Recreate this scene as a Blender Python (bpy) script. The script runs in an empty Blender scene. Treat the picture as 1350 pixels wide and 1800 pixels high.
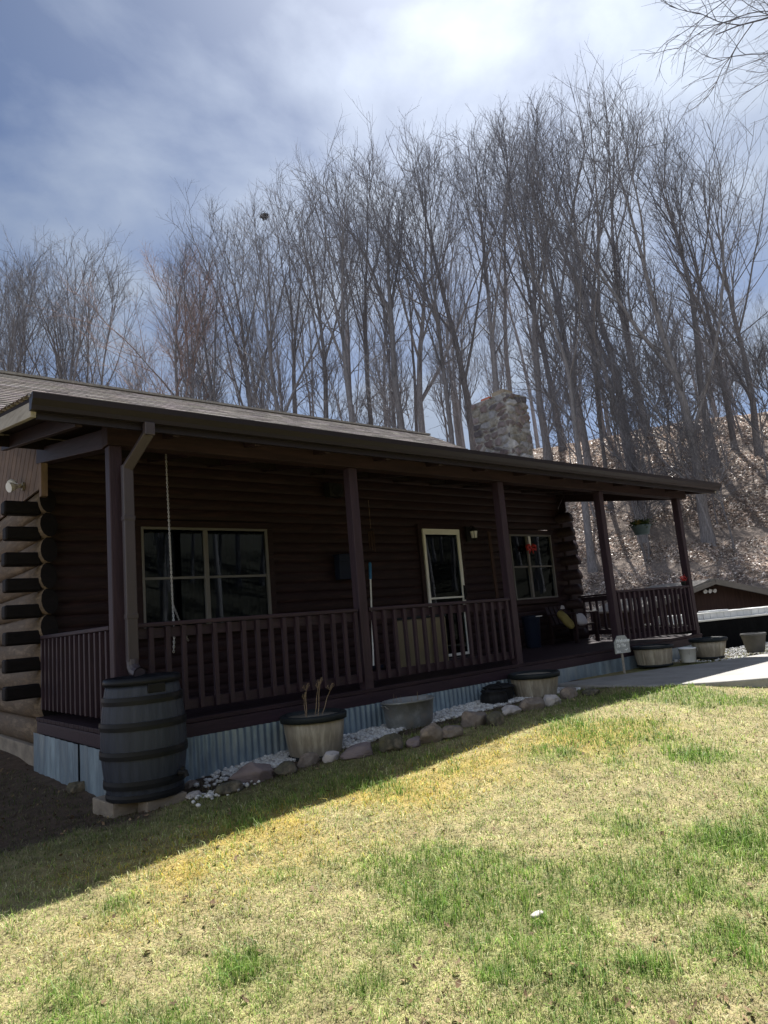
import bpy, bmesh, math, random
import numpy as np
from mathutils import Vector, Matrix
random.seed(7); RNG = np.random.default_rng(7)
sc = bpy.context.scene
COL = sc.collection
rad = math.radians
PI = math.pi
HAZE = 0.0

# ------------------------------------------------------------------ camera
YAW, PITCH, ROLL, FPX = 0.7062, 0.1552, -0.0866, 1217.335
CAM = np.array([-1.9872, -5.7856, 0.6717])
def cam_axes():
    f = np.array([math.sin(YAW)*math.cos(PITCH), math.cos(YAW)*math.cos(PITCH), math.sin(PITCH)])
    r = np.array([math.cos(YAW), -math.sin(YAW), 0.0]); u = np.cross(r, f)
    return r*math.cos(ROLL)+u*math.sin(ROLL), -r*math.sin(ROLL)+u*math.cos(ROLL), f
AX_R, AX_U, AX_F = cam_axes()
cd = bpy.data.cameras.new('camera'); cam = bpy.data.objects.new('camera', cd); COL.objects.link(cam)
cd.sensor_fit = 'VERTICAL'; cd.sensor_height = 24.0; cd.lens = FPX/1800*24.0
cd.clip_start = 0.05; cd.clip_end = 2000
cam.matrix_world = Matrix(((AX_R[0], AX_U[0], -AX_F[0], CAM[0]), (AX_R[1], AX_U[1], -AX_F[1], CAM[1]),
                           (AX_R[2], AX_U[2], -AX_F[2], CAM[2]), (0, 0, 0, 1)))
sc.camera = cam
def ray(px, py):
    return AX_F + AX_R*(px-675)/FPX + AX_U*(900-py)/FPX
def azel(px, py):
    d = ray(px, py); d = d/np.linalg.norm(d)
    return math.atan2(d[0], d[1]), math.asin(d[2])

# ------------------------------------------------------------------ helpers
def tag(o, label=None, cat=None, group=None, kind=None):
    if label: o['label'] = label
    if cat: o['category'] = cat
    if group: o['group'] = group
    if kind: o['kind'] = kind
    return o
def empty(name, loc=(0, 0, 0), rz=0.0, label=None, cat=None, group=None):
    o = bpy.data.objects.new(name, None); COL.objects.link(o)
    o.location = loc; o.rotation_euler = (0, 0, rz); o.empty_display_size = 0.1
    return tag(o, label, cat, group)
def children(o): return [c for c in bpy.data.objects if c.parent == o]

class MB:
    def __init__(s): s.v = []; s.f = []
    def add(s, vs, fs):
        n = len(s.v); s.v.extend([tuple(p) for p in vs]); s.f.extend([tuple(n+i for i in f) for f in fs]); return s
    def box(s, x0, x1, y0, y1, z0, z1):
        return s.add([(x0,y0,z0),(x1,y0,z0),(x1,y1,z0),(x0,y1,z0),(x0,y0,z1),(x1,y0,z1),(x1,y1,z1),(x0,y1,z1)],
                     [(0,3,2,1),(4,5,6,7),(0,1,5,4),(1,2,6,5),(2,3,7,6),(3,0,4,7)])
    def bar(s, a, b, w, h, up=(0, 0, 1)):          # a box between two points
        a = Vector(a); b = Vector(b); d = (b-a).normalized(); up = Vector(up)
        x = d.cross(up)
        if x.length < 1e-4: x = d.cross(Vector((0, 1, 0)))
        x.normalize(); y = x.cross(d)
        vs = []
        for p in (a, b):
            for sx, sy in ((-1,-1),(1,-1),(1,1),(-1,1)): vs.append(p + x*(sx*w/2) + y*(sy*h/2))
        return s.add(vs, [(0,1,2,3),(7,6,5,4),(0,4,5,1),(1,5,6,2),(2,6,7,3),(3,7,4,0)])
    def tube(s, pts, rr, n=8, cap=True):
        pts = [Vector(p) for p in pts]
        if not hasattr(rr, '__len__'): rr = [rr]*len(pts)
        vs = []; ref = Vector((0.13, 0.31, 0.94))
        u = None
        for i, p in enumerate(pts):
            t = (pts[min(i+1, len(pts)-1)]-pts[max(i-1, 0)]).normalized()
            if u is None:
                u = t.cross(ref)
                if u.length < .1: u = t.cross(Vector((1, 0, 0)))
            u = (u - t*u.dot(t)).normalized(); w = t.cross(u)
            for k in range(n):
                a = 2*PI*k/n; vs.append(p + (u*math.cos(a)+w*math.sin(a))*rr[i])
        fs = []
        for i in range(len(pts)-1):
            for k in range(n):
                k2 = (k+1) % n; fs.append((i*n+k, i*n+k2, (i+1)*n+k2, (i+1)*n+k))
        if cap: fs.append(tuple(range(n-1, -1, -1))); fs.append(tuple((len(pts)-1)*n+k for k in range(n)))
        return s.add(vs, fs)
    def lathe(s, prof, n=48, c=(0, 0, 0), sx=1.0, sy=1.0, groove=0, gd=0.0):
        vs = []; fs = []
        for r, z in prof:
            for k in range(n):
                a = 2*PI*k/n; q = r - (gd if groove and k % groove == 0 else 0)
                vs.append((c[0]+q*math.cos(a)*sx, c[1]+q*math.sin(a)*sy, c[2]+z))
        for i in range(len(prof)-1):
            for k in range(n):
                k2 = (k+1) % n; fs.append((i*n+k, i*n+k2, (i+1)*n+k2, (i+1)*n+k))
        fs.append(tuple(range(n-1, -1, -1))); fs.append(tuple((len(prof)-1)*n+k for k in range(n)))
        return s.add(vs, fs)
    def prism(s, poly, z0, z1):
        n = len(poly)
        vs = [(x, y, z0) for x, y in poly]+[(x, y, z1) for x, y in poly]
        return s.add(vs, [tuple(range(n-1, -1, -1)), tuple(range(n, 2*n))]+[(i, (i+1) % n, n+(i+1) % n, n+i) for i in range(n)])
    def build(s, name, mat, parent=None, smooth=False, bevel=0.0, loc=None, label=None):
        me = bpy.data.meshes.new(name); me.from_pydata(s.v, [], s.f); me.update()
        o = bpy.data.objects.new(name, me); COL.objects.link(o)
        if mat: me.materials.append(mat)
        if smooth:
            me.polygons.foreach_set('use_smooth', [True]*len(me.polygons))
        if bevel:
            m = o.modifiers.new('bevel', 'BEVEL'); m.width = bevel; m.segments = 2; m.limit_method = 'ANGLE'
        if parent: o.parent = parent
        if loc: o.location = loc
        if label: o['label'] = label
        return o
def mesh_np(name, verts, faces_list, mat, parent=None, smooth=False, cols=None):
    """verts (N,3); faces_list: list of (M,k) int arrays"""
    me = bpy.data.meshes.new(name)
    verts = np.asarray(verts, np.float32)
    me.vertices.add(len(verts)); me.vertices.foreach_set('co', verts.ravel())
    loops = np.concatenate([f.ravel() for f in faces_list]).astype(np.int32)
    tot = np.concatenate([np.full(len(f), f.shape[1], np.int32) for f in faces_list])
    start = np.concatenate([[0], np.cumsum(tot)[:-1]]).astype(np.int32)
    me.loops.add(len(loops)); me.loops.foreach_set('vertex_index', loops)
    me.polygons.add(len(tot)); me.polygons.foreach_set('loop_start', start); me.polygons.foreach_set('loop_total', tot)
    if smooth: me.polygons.foreach_set('use_smooth', np.ones(len(tot), bool))
    me.update(calc_edges=True); me.validate()
    if cols is not None:
        a = me.color_attributes.new('col', 'FLOAT_COLOR', 'POINT')
        c4 = np.ones((len(verts), 4), np.float32); c4[:, :3] = cols; a.data.foreach_set('color', c4.ravel())
    if mat: me.materials.append(mat)
    o = bpy.data.objects.new(name, me); COL.objects.link(o)
    if parent: o.parent = parent
    return o

TAB = RNG.random((256, 256))
def vnoise(x, y, seed=0):
    x = np.asarray(x, float)+seed*17.31; y = np.asarray(y, float)+seed*9.77
    xi = np.floor(x).astype(int); yi = np.floor(y).astype(int); fx = x-xi; fy = y-yi
    fx = fx*fx*(3-2*fx); fy = fy*fy*(3-2*fy)
    t = lambda a, b: TAB[a & 255, b & 255]
    return (t(xi, yi)*(1-fx)+t(xi+1, yi)*fx)*(1-fy)+(t(xi, yi+1)*(1-fx)+t(xi+1, yi+1)*fx)*fy
def fbm(x, y, seed=0, o=4):
    s = 0; a = 0.5; n = 0
    for i in range(o): s = s+a*vnoise(x*2**i, y*2**i, seed+i); n += a; a *= .5
    return s/n

# ------------------------------------------------------------------ materials
def ramp(nt, stops):
    r = nt.nodes.new('ShaderNodeValToRGB'); e = r.color_ramp.elements
    while len(e) < len(stops): e.new(0.5)
    for i, (p, c) in enumerate(stops):
        e[i].position = p; e[i].color = (*c, 1) if hasattr(c, '__len__') else (c, c, c, 1)
    return r
def mat(name, c1, c2=None, scale=5.0, stretch=(1, 1, 1), rough=0.7, bump=0.15, bscale=None, spec=0.4, metal=0.0,
        attr=False, c3=None, dist=0.01, trans=0.0, vary=0.0, lo=0.32, hi=0.68):
    m = bpy.data.materials.new(name); m.use_nodes = True; nt = m.node_tree
    b = nt.nodes['Principled BSDF']; L = nt.links.new
    b.inputs['Roughness'].default_value = rough; b.inputs['Metallic'].default_value = metal
    b.inputs['Specular IOR Level'].default_value = spec
    tc = nt.nodes.new('ShaderNodeTexCoord'); mp = nt.nodes.new('ShaderNodeMapping')
    mp.inputs['Scale'].default_value = stretch; L(tc.outputs['Object'], mp.inputs['Vector'])
    nz = nt.nodes.new('ShaderNodeTexNoise'); nz.inputs['Scale'].default_value = scale; nz.inputs['Detail'].default_value = 7
    nz.inputs['Roughness'].default_value = 0.65
    L(mp.outputs['Vector'], nz.inputs['Vector'])
    c2 = c2 or tuple(c*0.6 for c in c1)
    st = [(lo, c1), (hi, c2)] if c3 is None else [(lo, c1), ((lo+hi)/2, c2), (hi, c3)]
    rp = ramp(nt, st); L(nz.outputs['Fac'], rp.inputs['Fac'])
    out = rp.outputs['Color']
    if attr:
        at = nt.nodes.new('ShaderNodeAttribute'); at.attribute_name = 'col'
        mx = nt.nodes.new('ShaderNodeMix'); mx.data_type = 'RGBA'; mx.blend_type = 'MULTIPLY'; mx.inputs[0].default_value = 1
        L(at.outputs['Color'], mx.inputs[6]); L(out, mx.inputs[7]); out = mx.outputs[2]
    if vary:
        oi = nt.nodes.new('ShaderNodeObjectInfo'); mr = nt.nodes.new('ShaderNodeMapRange')
        mr.inputs[3].default_value = 1-vary; mr.inputs[4].default_value = 1+vary; L(oi.outputs['Random'], mr.inputs[0])
        mx = nt.nodes.new('ShaderNodeMix'); mx.data_type = 'RGBA'; mx.blend_type = 'MULTIPLY'; mx.inputs[0].default_value = 1
        L(out, mx.inputs[6]); L(mr.outputs[0], mx.inputs[7]); out = mx.outputs[2]
    L(out, b.inputs['Base Color'])
    if bump:
        n2 = nt.nodes.new('ShaderNodeTexNoise'); n2.inputs['Scale'].default_value = bscale or scale*4; n2.inputs['Detail'].default_value = 5
        L(mp.outputs['Vector'], n2.inputs['Vector'])
        bp = nt.nodes.new('ShaderNodeBump'); bp.inputs['Strength'].default_value = bump; bp.inputs['Distance'].default_value = dist
        L(n2.outputs['Fac'], bp.inputs['Height']); L(bp.outputs['Normal'], b.inputs['Normal'])
    if trans:
        td = nt.nodes.new('ShaderNodeBsdfTranslucent'); L(out, td.inputs['Color'])
        ms = nt.nodes.new('ShaderNodeMixShader'); ms.inputs[0].default_value = trans
        L(b.outputs[0], ms.inputs[1]); L(td.outputs[0], ms.inputs[2])
        L(ms.outputs[0], nt.nodes['Material Output'].inputs['Surface'])
    return m

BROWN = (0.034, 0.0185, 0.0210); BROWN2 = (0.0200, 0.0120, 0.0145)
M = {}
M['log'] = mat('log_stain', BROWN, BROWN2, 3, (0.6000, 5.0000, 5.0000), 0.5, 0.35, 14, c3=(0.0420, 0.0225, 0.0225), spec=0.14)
M['rod'] = mat('log_end_dark', (0.0104, 0.0080, 0.0088), (0.0056, 0.0048, 0.0056), 4, (1.5, 5, 5), 0.65, 0.4, 14, spec=0.14)
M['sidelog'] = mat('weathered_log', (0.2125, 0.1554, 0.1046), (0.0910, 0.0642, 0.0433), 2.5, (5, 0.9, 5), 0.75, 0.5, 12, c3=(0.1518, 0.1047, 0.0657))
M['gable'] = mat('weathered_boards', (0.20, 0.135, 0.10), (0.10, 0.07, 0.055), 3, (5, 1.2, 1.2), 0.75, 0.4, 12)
M['wood_v'] = mat('post_stain', (0.0418, 0.0248, 0.0354), (0.0240, 0.0149, 0.0219), 4, (6, 6, 0.7), 0.5, 0.3, 12, spec=0.22)
M['wood_x'] = mat('rail_stain', (0.0395, 0.0232, 0.0336), (0.0224, 0.0142, 0.0211), 4, (0.7, 6, 6), 0.5, 0.3, 12, spec=0.22)
M['wood_y'] = mat('beam_stain', (0.0376, 0.0218, 0.0283), (0.0209, 0.0130, 0.0177), 4, (6, 0.7, 6), 0.55, 0.3, 12, spec=0.22)
M['beam'] = mat('beam_wood', (0.0439, 0.0257, 0.0283), (0.0209, 0.0130, 0.0166), 3, (0.6, 6, 6), 0.6, 0.3, 12, spec=0.14)
M['deck'] = mat('deck_boards', (0.0398, 0.0243, 0.0300), (0.0195, 0.0126, 0.0171), 4, (0.6, 6, 6), 0.6, 0.3, 12, spec=0.14)
M['soffit'] = mat('soffit_wood', (0.0210, 0.0140, 0.0140), (0.0119, 0.0084, 0.0091), 4, (6, 0.7, 6), 0.7, 0.2, spec=0.14)
M['rake'] = mat('rake_board', (0.3910, 0.3570, 0.3145), (0.2295, 0.2082, 0.1827), 4, (6, 0.7, 6), 0.75, 0.3)
M['gutter'] = mat('gutter_metal', (0.0238, 0.0187, 0.0238), (0.0187, 0.0153, 0.0195), 2, (0.3, 2, 2), 0.38, 0.05, spec=0.22)
M['spout'] = mat('downspout_metal', (0.0552, 0.0432, 0.0497), (0.0432, 0.0350, 0.0405), 3, (2, 2, 0.4), 0.38, 0.05)
M['galv'] = mat('galvanised_steel', (0.3250, 0.4229, 0.4894), (0.1686, 0.2225, 0.2796), 2.2, (1.6, 1.6, 0.5), 0.42, 0.08, metal=0.35, c3=(0.2889, 0.3450, 0.3795))
M['galv2'] = mat('old_galvanised_tub', (0.3300, 0.3450, 0.3450), (0.1950, 0.2025, 0.2025), 5, (1, 1, 1), 0.5, 0.15, metal=0.3, c3=(0.2700, 0.2400, 0.2025))
M['concrete'] = mat('concrete', (0.3444, 0.3280, 0.3034), (0.2214, 0.2091, 0.1927), 2.5, (1, 1, 1), 0.85, 0.4, 40)
M['block'] = mat('foundation_block', (0.3060, 0.2610, 0.2070), (0.1530, 0.1260, 0.1035), 3, (1, 1, 2), 0.9, 0.5, 30)
M['frame'] = mat('window_frame', (0.1505, 0.1440, 0.1436), (0.1231, 0.1188, 0.1172), 3, rough=0.45, bump=0.03)
M['white'] = mat('white_paint', (0.80, 0.80, 0.78), (0.70, 0.70, 0.68), 3, rough=0.4, bump=0.03)
M['whiteplastic'] = mat('white_plastic', (0.78, 0.79, 0.80), (0.66, 0.67, 0.69), 6, rough=0.4, bump=0.05)
M['black'] = mat('black_plastic', (0.013, 0.013, 0.015), (0.008, 0.008, 0.009), 4, rough=0.5, bump=0.1, spec=0.14)
M['iron'] = mat('black_iron', (0.02, 0.02, 0.022), (0.012, 0.012, 0.013), 8, rough=0.55, bump=0.2, spec=0.14)
M['barrel'] = mat('barrel_plastic', (0.0394, 0.0458, 0.0648), (0.0245, 0.0291, 0.0429), 3, (6, 6, 0.6), 0.5, 0.25, 14, spec=0.22)
M['hoop'] = mat('barrel_hoop', (0.0127, 0.0136, 0.0170), (0.0085, 0.0093, 0.0119), 5, rough=0.42, bump=0.1, spec=0.14)
M['tan'] = mat('tan_planter', (0.4269, 0.3937, 0.3196), (0.2328, 0.2022, 0.1597), 2.2, (5, 5, 0.6), 0.6, 0.2, 12, c3=(0.3492, 0.3086, 0.2457))
M['rim'] = mat('planter_rim', (0.0240, 0.0288, 0.0320), (0.0144, 0.0176, 0.0208), 5, rough=0.5, bump=0.1, spec=0.14)
M['drape'] = mat('black_tarp', (0.006, 0.006, 0.007), (0.004, 0.004, 0.005), 4, rough=0.85, bump=0.2, spec=0.1)
M['lawnleaf'] = mat('lawn_leaves', (1.1, 1.1, 1.1), (0.7, 0.7, 0.7), 3, rough=0.85, bump=0.0, attr=True, spec=0.1)
M['soil'] = mat('potting_soil', (0.035, 0.027, 0.021), (0.015, 0.012, 0.010), 30, rough=0.95, bump=0.8, bscale=60)
M['stem'] = mat('dry_stem', (0.30, 0.22, 0.14), (0.17, 0.12, 0.08), 10, rough=0.8, bump=0.1)
M['chain'] = mat('chain_steel', (0.55, 0.55, 0.55), (0.40, 0.38, 0.36), 20, rough=0.35, bump=0.0, metal=0.8)
M['olive'] = mat('tan_cabinet', (0.1800, 0.1500, 0.0960), (0.1440, 0.1200, 0.0750), 3, (4, 4, 0.6), 0.6, 0.1)
M['blue'] = mat('blue_grip', (0.03, 0.16, 0.36), (0.025, 0.13, 0.30), 5, rough=0.45, bump=0.05)
M['yellow'] = mat('yellow_cloth', (0.20, 0.165, 0.05), (0.14, 0.11, 0.035), 8, rough=0.8, bump=0.3)
M['pillow'] = mat('pale_cloth', (0.42, 0.41, 0.45), (0.34, 0.33, 0.37), 8, rough=0.85, bump=0.3)
M['navy'] = mat('navy_plastic', (0.0120, 0.0180, 0.0360), (0.0084, 0.0120, 0.0270), 4, rough=0.5, bump=0.05, spec=0.14)
M['red'] = mat('red_ribbon', (0.42, 0.03, 0.03), (0.3, 0.02, 0.02), 10, rough=0.6, bump=0.1)
M['clay'] = mat('clay_flue', (0.46, 0.14, 0.08), (0.32, 0.09, 0.055), 6, rough=0.8, bump=0.2)
M['bluepot'] = mat('blue_grey_basket', (0.10, 0.15, 0.20), (0.07, 0.11, 0.15), 4, rough=0.5, bump=0.1)
M['leafgreen'] = mat('pot_leaves', (0.06, 0.10, 0.03), (0.035, 0.06, 0.02), 8, rough=0.6, bump=0.1, trans=0.3)
M['sign'] = mat('sign_board', (0.42, 0.43, 0.42), (0.26, 0.275, 0.28), 6, (1, 1, 4), 0.8, 0.2)
M['signink'] = mat('sign_letters', (0.80, 0.82, 0.82), (0.72, 0.74, 0.75), 6, rough=0.7, bump=0.0)
M['shed'] = mat('shed_boards', (0.075, 0.045, 0.038), (0.045, 0.028, 0.024), 3, (6, 6, 0.7), 0.75, 0.3, spec=0.14)
M['shedroof'] = mat('shed_trim', (0.24, 0.215, 0.19), (0.16, 0.145, 0.13), 4, (1, 1, 1), 0.8, 0.3)
M['curtain'] = mat('dark_curtain', (0.038, 0.042, 0.052), (0.018, 0.020, 0.026), 2, (12, 1, 0.3), 0.9, 0.1)

def glass_mat():
    m = bpy.data.materials.new('window_glass'); m.use_nodes = True; nt = m.node_tree; L = nt.links.new
    out = nt.nodes['Material Output']; nt.nodes.remove(nt.nodes['Principled BSDF'])
    g = nt.nodes.new('ShaderNodeBsdfGlossy'); g.inputs['Roughness'].default_value = 0.01; g.inputs['Color'].default_value = (0.80, 0.90, 1.0, 1)
    t = nt.nodes.new('ShaderNodeBsdfTransparent'); t.inputs['Color'].default_value = (0.45, 0.50, 0.55, 1)
    fr = nt.nodes.new('ShaderNodeFresnel'); fr.inputs['IOR'].default_value = 1.5
    n = nt.nodes.new('ShaderNodeTexNoise'); n.inputs['Scale'].default_value = 2.2
    tc = nt.nodes.new('ShaderNodeTexCoord'); L(tc.outputs['Object'], n.inputs['Vector'])
    bp = nt.nodes.new('ShaderNodeBump'); bp.inputs['Strength'].default_value = 0.025; bp.inputs['Distance'].default_value = 0.01
    L(n.outputs['Fac'], bp.inputs['Height']); L(bp.outputs['Normal'], g.inputs['Normal'])
    mx = nt.nodes.new('ShaderNodeMixShader'); L(fr.outputs[0], mx.inputs[0]); L(t.outputs[0], mx.inputs[1]); L(g.outputs[0], mx.inputs[2])
    L(mx.outputs[0], out.inputs['Surface']); return m
M['glass'] = glass_mat()

def shingle_mat():
    m = mat('roof_shingles', (0.36, 0.325, 0.315), (0.20, 0.18, 0.175), 25, rough=0.95, bump=0.5, bscale=120, spec=0.1)
    nt = m.node_tree; L = nt.links.new; b = nt.nodes['Principled BSDF']
    at = nt.nodes.new('ShaderNodeAttribute'); at.attribute_name = 'col'
    src = b.inputs['Base Color'].links[0].from_socket
    mx = nt.nodes.new('ShaderNodeMix'); mx.data_type = 'RGBA'; mx.blend_type = 'MULTIPLY'; mx.inputs[0].default_value = 1
    L(src, mx.inputs[6]); L(at.outputs['Color'], mx.inputs[7]); L(mx.outputs[2], b.inputs['Base Color'])
    return m
M['shingle'] = shingle_mat()

def stone_mat():
    m = bpy.data.materials.new('chimney_stone'); m.use_nodes = True; nt = m.node_tree; L = nt.links.new
    b = nt.nodes['Principled BSDF']; b.inputs['Roughness'].default_value = 0.9; b.inputs['Specular IOR Level'].default_value = 0.2
    at = nt.nodes.new('ShaderNodeAttribute'); at.attribute_name = 'col'
    tc = nt.nodes.new('ShaderNodeTexCoord'); nz = nt.nodes.new('ShaderNodeTexNoise'); nz.inputs['Scale'].default_value = 14; nz.inputs['Detail'].default_value = 8
    L(tc.outputs['Object'], nz.inputs['Vector'])
    rp = ramp(nt, [(0.25, (0.6, 0.6, 0.6)), (0.75, (1.3, 1.3, 1.3))]); L(nz.outputs['Fac'], rp.inputs['Fac'])
    mx = nt.nodes.new('ShaderNodeMix'); mx.data_type = 'RGBA'; mx.blend_type = 'MULTIPLY'; mx.inputs[0].default_value = 1
    L(at.outputs['Color'], mx.inputs[6]); L(rp.outputs['Color'], mx.inputs[7]); L(mx.outputs[2], b.inputs['Base Color'])
    bp = nt.nodes.new('ShaderNodeBump'); bp.inputs['Strength'].default_value = 0.6; bp.inputs['Distance'].default_value = 0.02
    L(nz.outputs['Fac'], bp.inputs['Height']); L(bp.outputs['Normal'], b.inputs['Normal']); return m
M['stone'] = stone_mat()
M['rock'] = mat('edging_rock', (0.3450, 0.2760, 0.2185), (0.1495, 0.1207, 0.1035), 5, rough=0.9, bump=0.7, bscale=22, c3=(0.2300, 0.1955, 0.1667), dist=0.02, attr=False)
M['rockred'] = mat('purple_rock', (0.2268, 0.1784, 0.1709), (0.1418, 0.1136, 0.1158), 4, (1, 1, 4), 0.9, 0.6, 18, dist=0.02)
M['rocklight'] = mat('pale_rock', (0.5290, 0.4830, 0.4600), (0.3105, 0.2818, 0.2702), 6, rough=0.9, bump=0.7, bscale=22, dist=0.02)
M['rockmoss'] = mat('mossy_rock', (0.1440, 0.1320, 0.0840), (0.0660, 0.0600, 0.0456), 6, rough=0.95, bump=0.8, bscale=24, c3=(0.2040, 0.1680, 0.1200), dist=0.02)
M['pebble'] = mat('white_pebble', (1, 1, 1), (0.75, 0.75, 0.75), 40, rough=0.8, bump=0.2, attr=True)
M['bark'] = mat('bark', (0.225, 0.22, 0.238), (0.125, 0.122, 0.134), 5, (4, 4, 0.7), 0.9, 0.5, 18, vary=0.3, dist=0.03, spec=0.1)
M['trunkbark'] = mat('trunk_bark', (0.3105, 0.2932, 0.2990), (0.1265, 0.1196, 0.1265), 7, (5, 5, 0.6), 0.95, 0.8, 22, vary=0.3, dist=0.05, spec=0.1)
M['barkred'] = mat('reddish_twigs', (0.34, 0.235, 0.205), (0.19, 0.135, 0.12), 5, (4, 4, 0.7), 0.9, 0.3, 18, vary=0.2, spec=0.15)
M['grass'] = mat('grass_blades', (1.15, 1.15, 1.15), (0.8, 0.8, 0.8), 9, rough=0.6, bump=0.0, attr=True, trans=0.35, spec=0.3)
M['litter'] = mat('dead_leaves', (1.2, 1.2, 1.2), (0.75, 0.75, 0.75), 3, rough=0.45, bump=0.0, attr=True, trans=0.25, spec=0.5)
M['ground'] = mat('ground_soil', (1.25, 1.25, 1.25), (0.6, 0.6, 0.6), 9, rough=0.95, bump=0.9, bscale=60, attr=True, dist=0.02, spec=0.15)

# ------------------------------------------------------------------ terrain
SLAB = [(5.42, -0.14), (5.36, -0.8), (5.42, -1.45), (5.8, -2.05), (6.5, -2.7), (8.0, -3.6), (11.0, -4.6), (15.5, -5.2), (15.5, -1.55),
        (12.0, -1.35), (9.2, -1.2), (8.0, -1.0), (7.2, -0.62), (6.4, -0.45)]
def inpoly(x, y, poly):
    x = np.asarray(x); y = np.asarray(y); r = np.zeros(x.shape, bool); n = len(poly)
    for i in range(n):
        x1, y1 = poly[i]; x2, y2 = poly[(i+1) % n]
        c = ((y1 > y) != (y2 > y)) & (x < (x2-x1)*(y-y1)/((y2-y1) or 1e-9)+x1); r ^= c
    return r
def sstep(t): t = np.clip(t, 0, 1); return t*t*(3-2*t)
def hillu(x, y): return (np.asarray(x)-CAM[0])*0.866+(np.asarray(y)-CAM[1])*0.5
def gz(x, y):
    x = np.asarray(x, float); y = np.asarray(y, float)
    z = np.interp(x, [-30, -6, -1.2, 1, 3, 5, 8, 14, 30], [-1.2, -0.8, -0.55, -0.44, -0.345, -0.33, -0.34, -0.4, -0.5])
    z = z-0.085*np.clip(-1.7-y, 0, 9)-0.03*np.clip(-25-y, 0, 40)*0.2
    z = z-0.03*sstep((y+0.9)/0.5)*(x < 5.5)*(y < 3)
    z = z+12*sstep((-16-y+np.clip(5-x, 0, 40)*.6)/34)
    u = hillu(x, y)
    h = 11.3*sstep((u-16)/30)
    near = sstep((u-14)/8)
    z = z+h+near*(fbm(x*0.18, y*0.18, 5, 3)-0.5)*1.3+(fbm(x*1.3, y*1.3, 3, 3)-0.5)*0.05*(1-near)
    return z
def axis(lo, hi, f0, f1, step, grow=1.14, mx=2.2):
    a = list(np.arange(f0, f1, step)); s = step
    v = a[0]
    while v > lo: s = min(s*grow, mx if v > -70 else 8); v -= s; a.insert(0, v)
    s = step; v = a[-1]
    while v < hi: s = min(s*grow, mx if v < 75 else 8); v += s; a.append(v)
    return np.array(a)
def make_ground():
    xs = axis(-160, 200, -3.0, 9.0, 0.07); ys = axis(-140, 200, -6.0, 0.2, 0.07)
    X, Y = np.meshgrid(xs, ys, indexing='ij'); Z = gz(X, Y)
    nx, ny = X.shape
    V = np.stack([X.ravel(), Y.ravel(), Z.ravel()], 1)
    idx = np.arange(nx*ny).reshape(nx, ny)
    F = np.stack([idx[:-1, :-1].ravel(), idx[1:, :-1].ravel(), idx[1:, 1:].ravel(), idx[:-1, 1:].ravel()], 1)
    return V, F
def zones(x, y):
    """soil weight (bare dirt by the house), green weight, gold weight, litter weight"""
    n1 = fbm(x*1.1, y*1.1, 11, 4); n2 = fbm(x*2.6, y*2.6, 21, 4)
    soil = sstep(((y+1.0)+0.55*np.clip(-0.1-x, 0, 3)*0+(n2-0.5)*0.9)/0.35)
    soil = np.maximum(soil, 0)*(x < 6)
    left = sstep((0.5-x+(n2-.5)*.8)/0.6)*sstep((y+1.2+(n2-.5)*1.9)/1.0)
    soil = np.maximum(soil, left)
    g = sstep((n1-0.47)/0.16)*0.62
    for px, py, r in GREEN:
        g = np.maximum(g, np.exp(-(((x-px)/(r*.8))**2+((y-py)/(r*.8))**2))*(0.42+2.0*(n2-0.34)))
    g = np.clip(g, 0, 1)*(1-0.8*soil)
    gold = np.exp(-((y+2.05+0.1*(x-1))/0.45)**2)*sstep((x+1.4)/0.8)*sstep((4.2-x)/1.2)*sstep((n1-0.3)/0.25)
    for px, py, r in GOLDP: gold = np.maximum(gold, 1.1*np.exp(-(((x-px)/r)**2+((y-py)/r)**2))*sstep((n2-.3)/.25))
    gold = np.clip(gold, 0, 1)
    lit = np.maximum(sstep((hillu(x, y)-14+(n1-.5)*3)/3), sstep((-16-y)/4))
    return soil, g, gold, lit
def lawn_at(px, py, z0=-0.6):
    d = ray(px, py); z = z0
    for _ in range(6):
        t = (z-CAM[2])/d[2]; p = CAM+d*t; z = float(gz(p[0], p[1]))
    return p[0], p[1]
GREEN = [(*lawn_at(px, py), r) for px, py, r in [(860, 1585, .33), (650, 1745, .22), (500, 1745, .2), (1290, 1480, .45), (1120, 1455, .3), (1300, 1660, .25),
         (975, 1322, .3), (1130, 1700, .15), (960, 1560, .22), (780, 1600, .25), (200, 1600, .16), (1220, 1325, .4), (1000, 1270, .3), (430, 1700, .2), (1250, 1560, .25), (700, 1650, .2), (880, 1720, .15)]]
GOLDP = [(*lawn_at(px, py), r) for px, py, r in [(520, 1440, .33), (345, 1525, .26), (640, 1400, .25), (900, 1310, .3)]]
STRAW = np.array([[0.52, 0.52, 0.22], [0.42, 0.41, 0.18], [0.66, 0.63, 0.36], [0.29, 0.24, 0.13], [0.35, 0.45, 0.11]])
GRN = np.array([[0.15, 0.28, 0.04], [0.24, 0.36, 0.07], [0.10, 0.20, 0.03], [0.36, 0.41, 0.12], [0.41, 0.43, 0.16]])
GOLD = np.array([[0.60, 0.47, 0.07], [0.53, 0.41, 0.06], [0.62, 0.53, 0.13]])
LEAFC = np.array([[0.40, 0.32, 0.27], [0.30, 0.23, 0.19], [0.50, 0.42, 0.37], [0.20, 0.15, 0.125], [0.58, 0.52, 0.47]])

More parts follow.
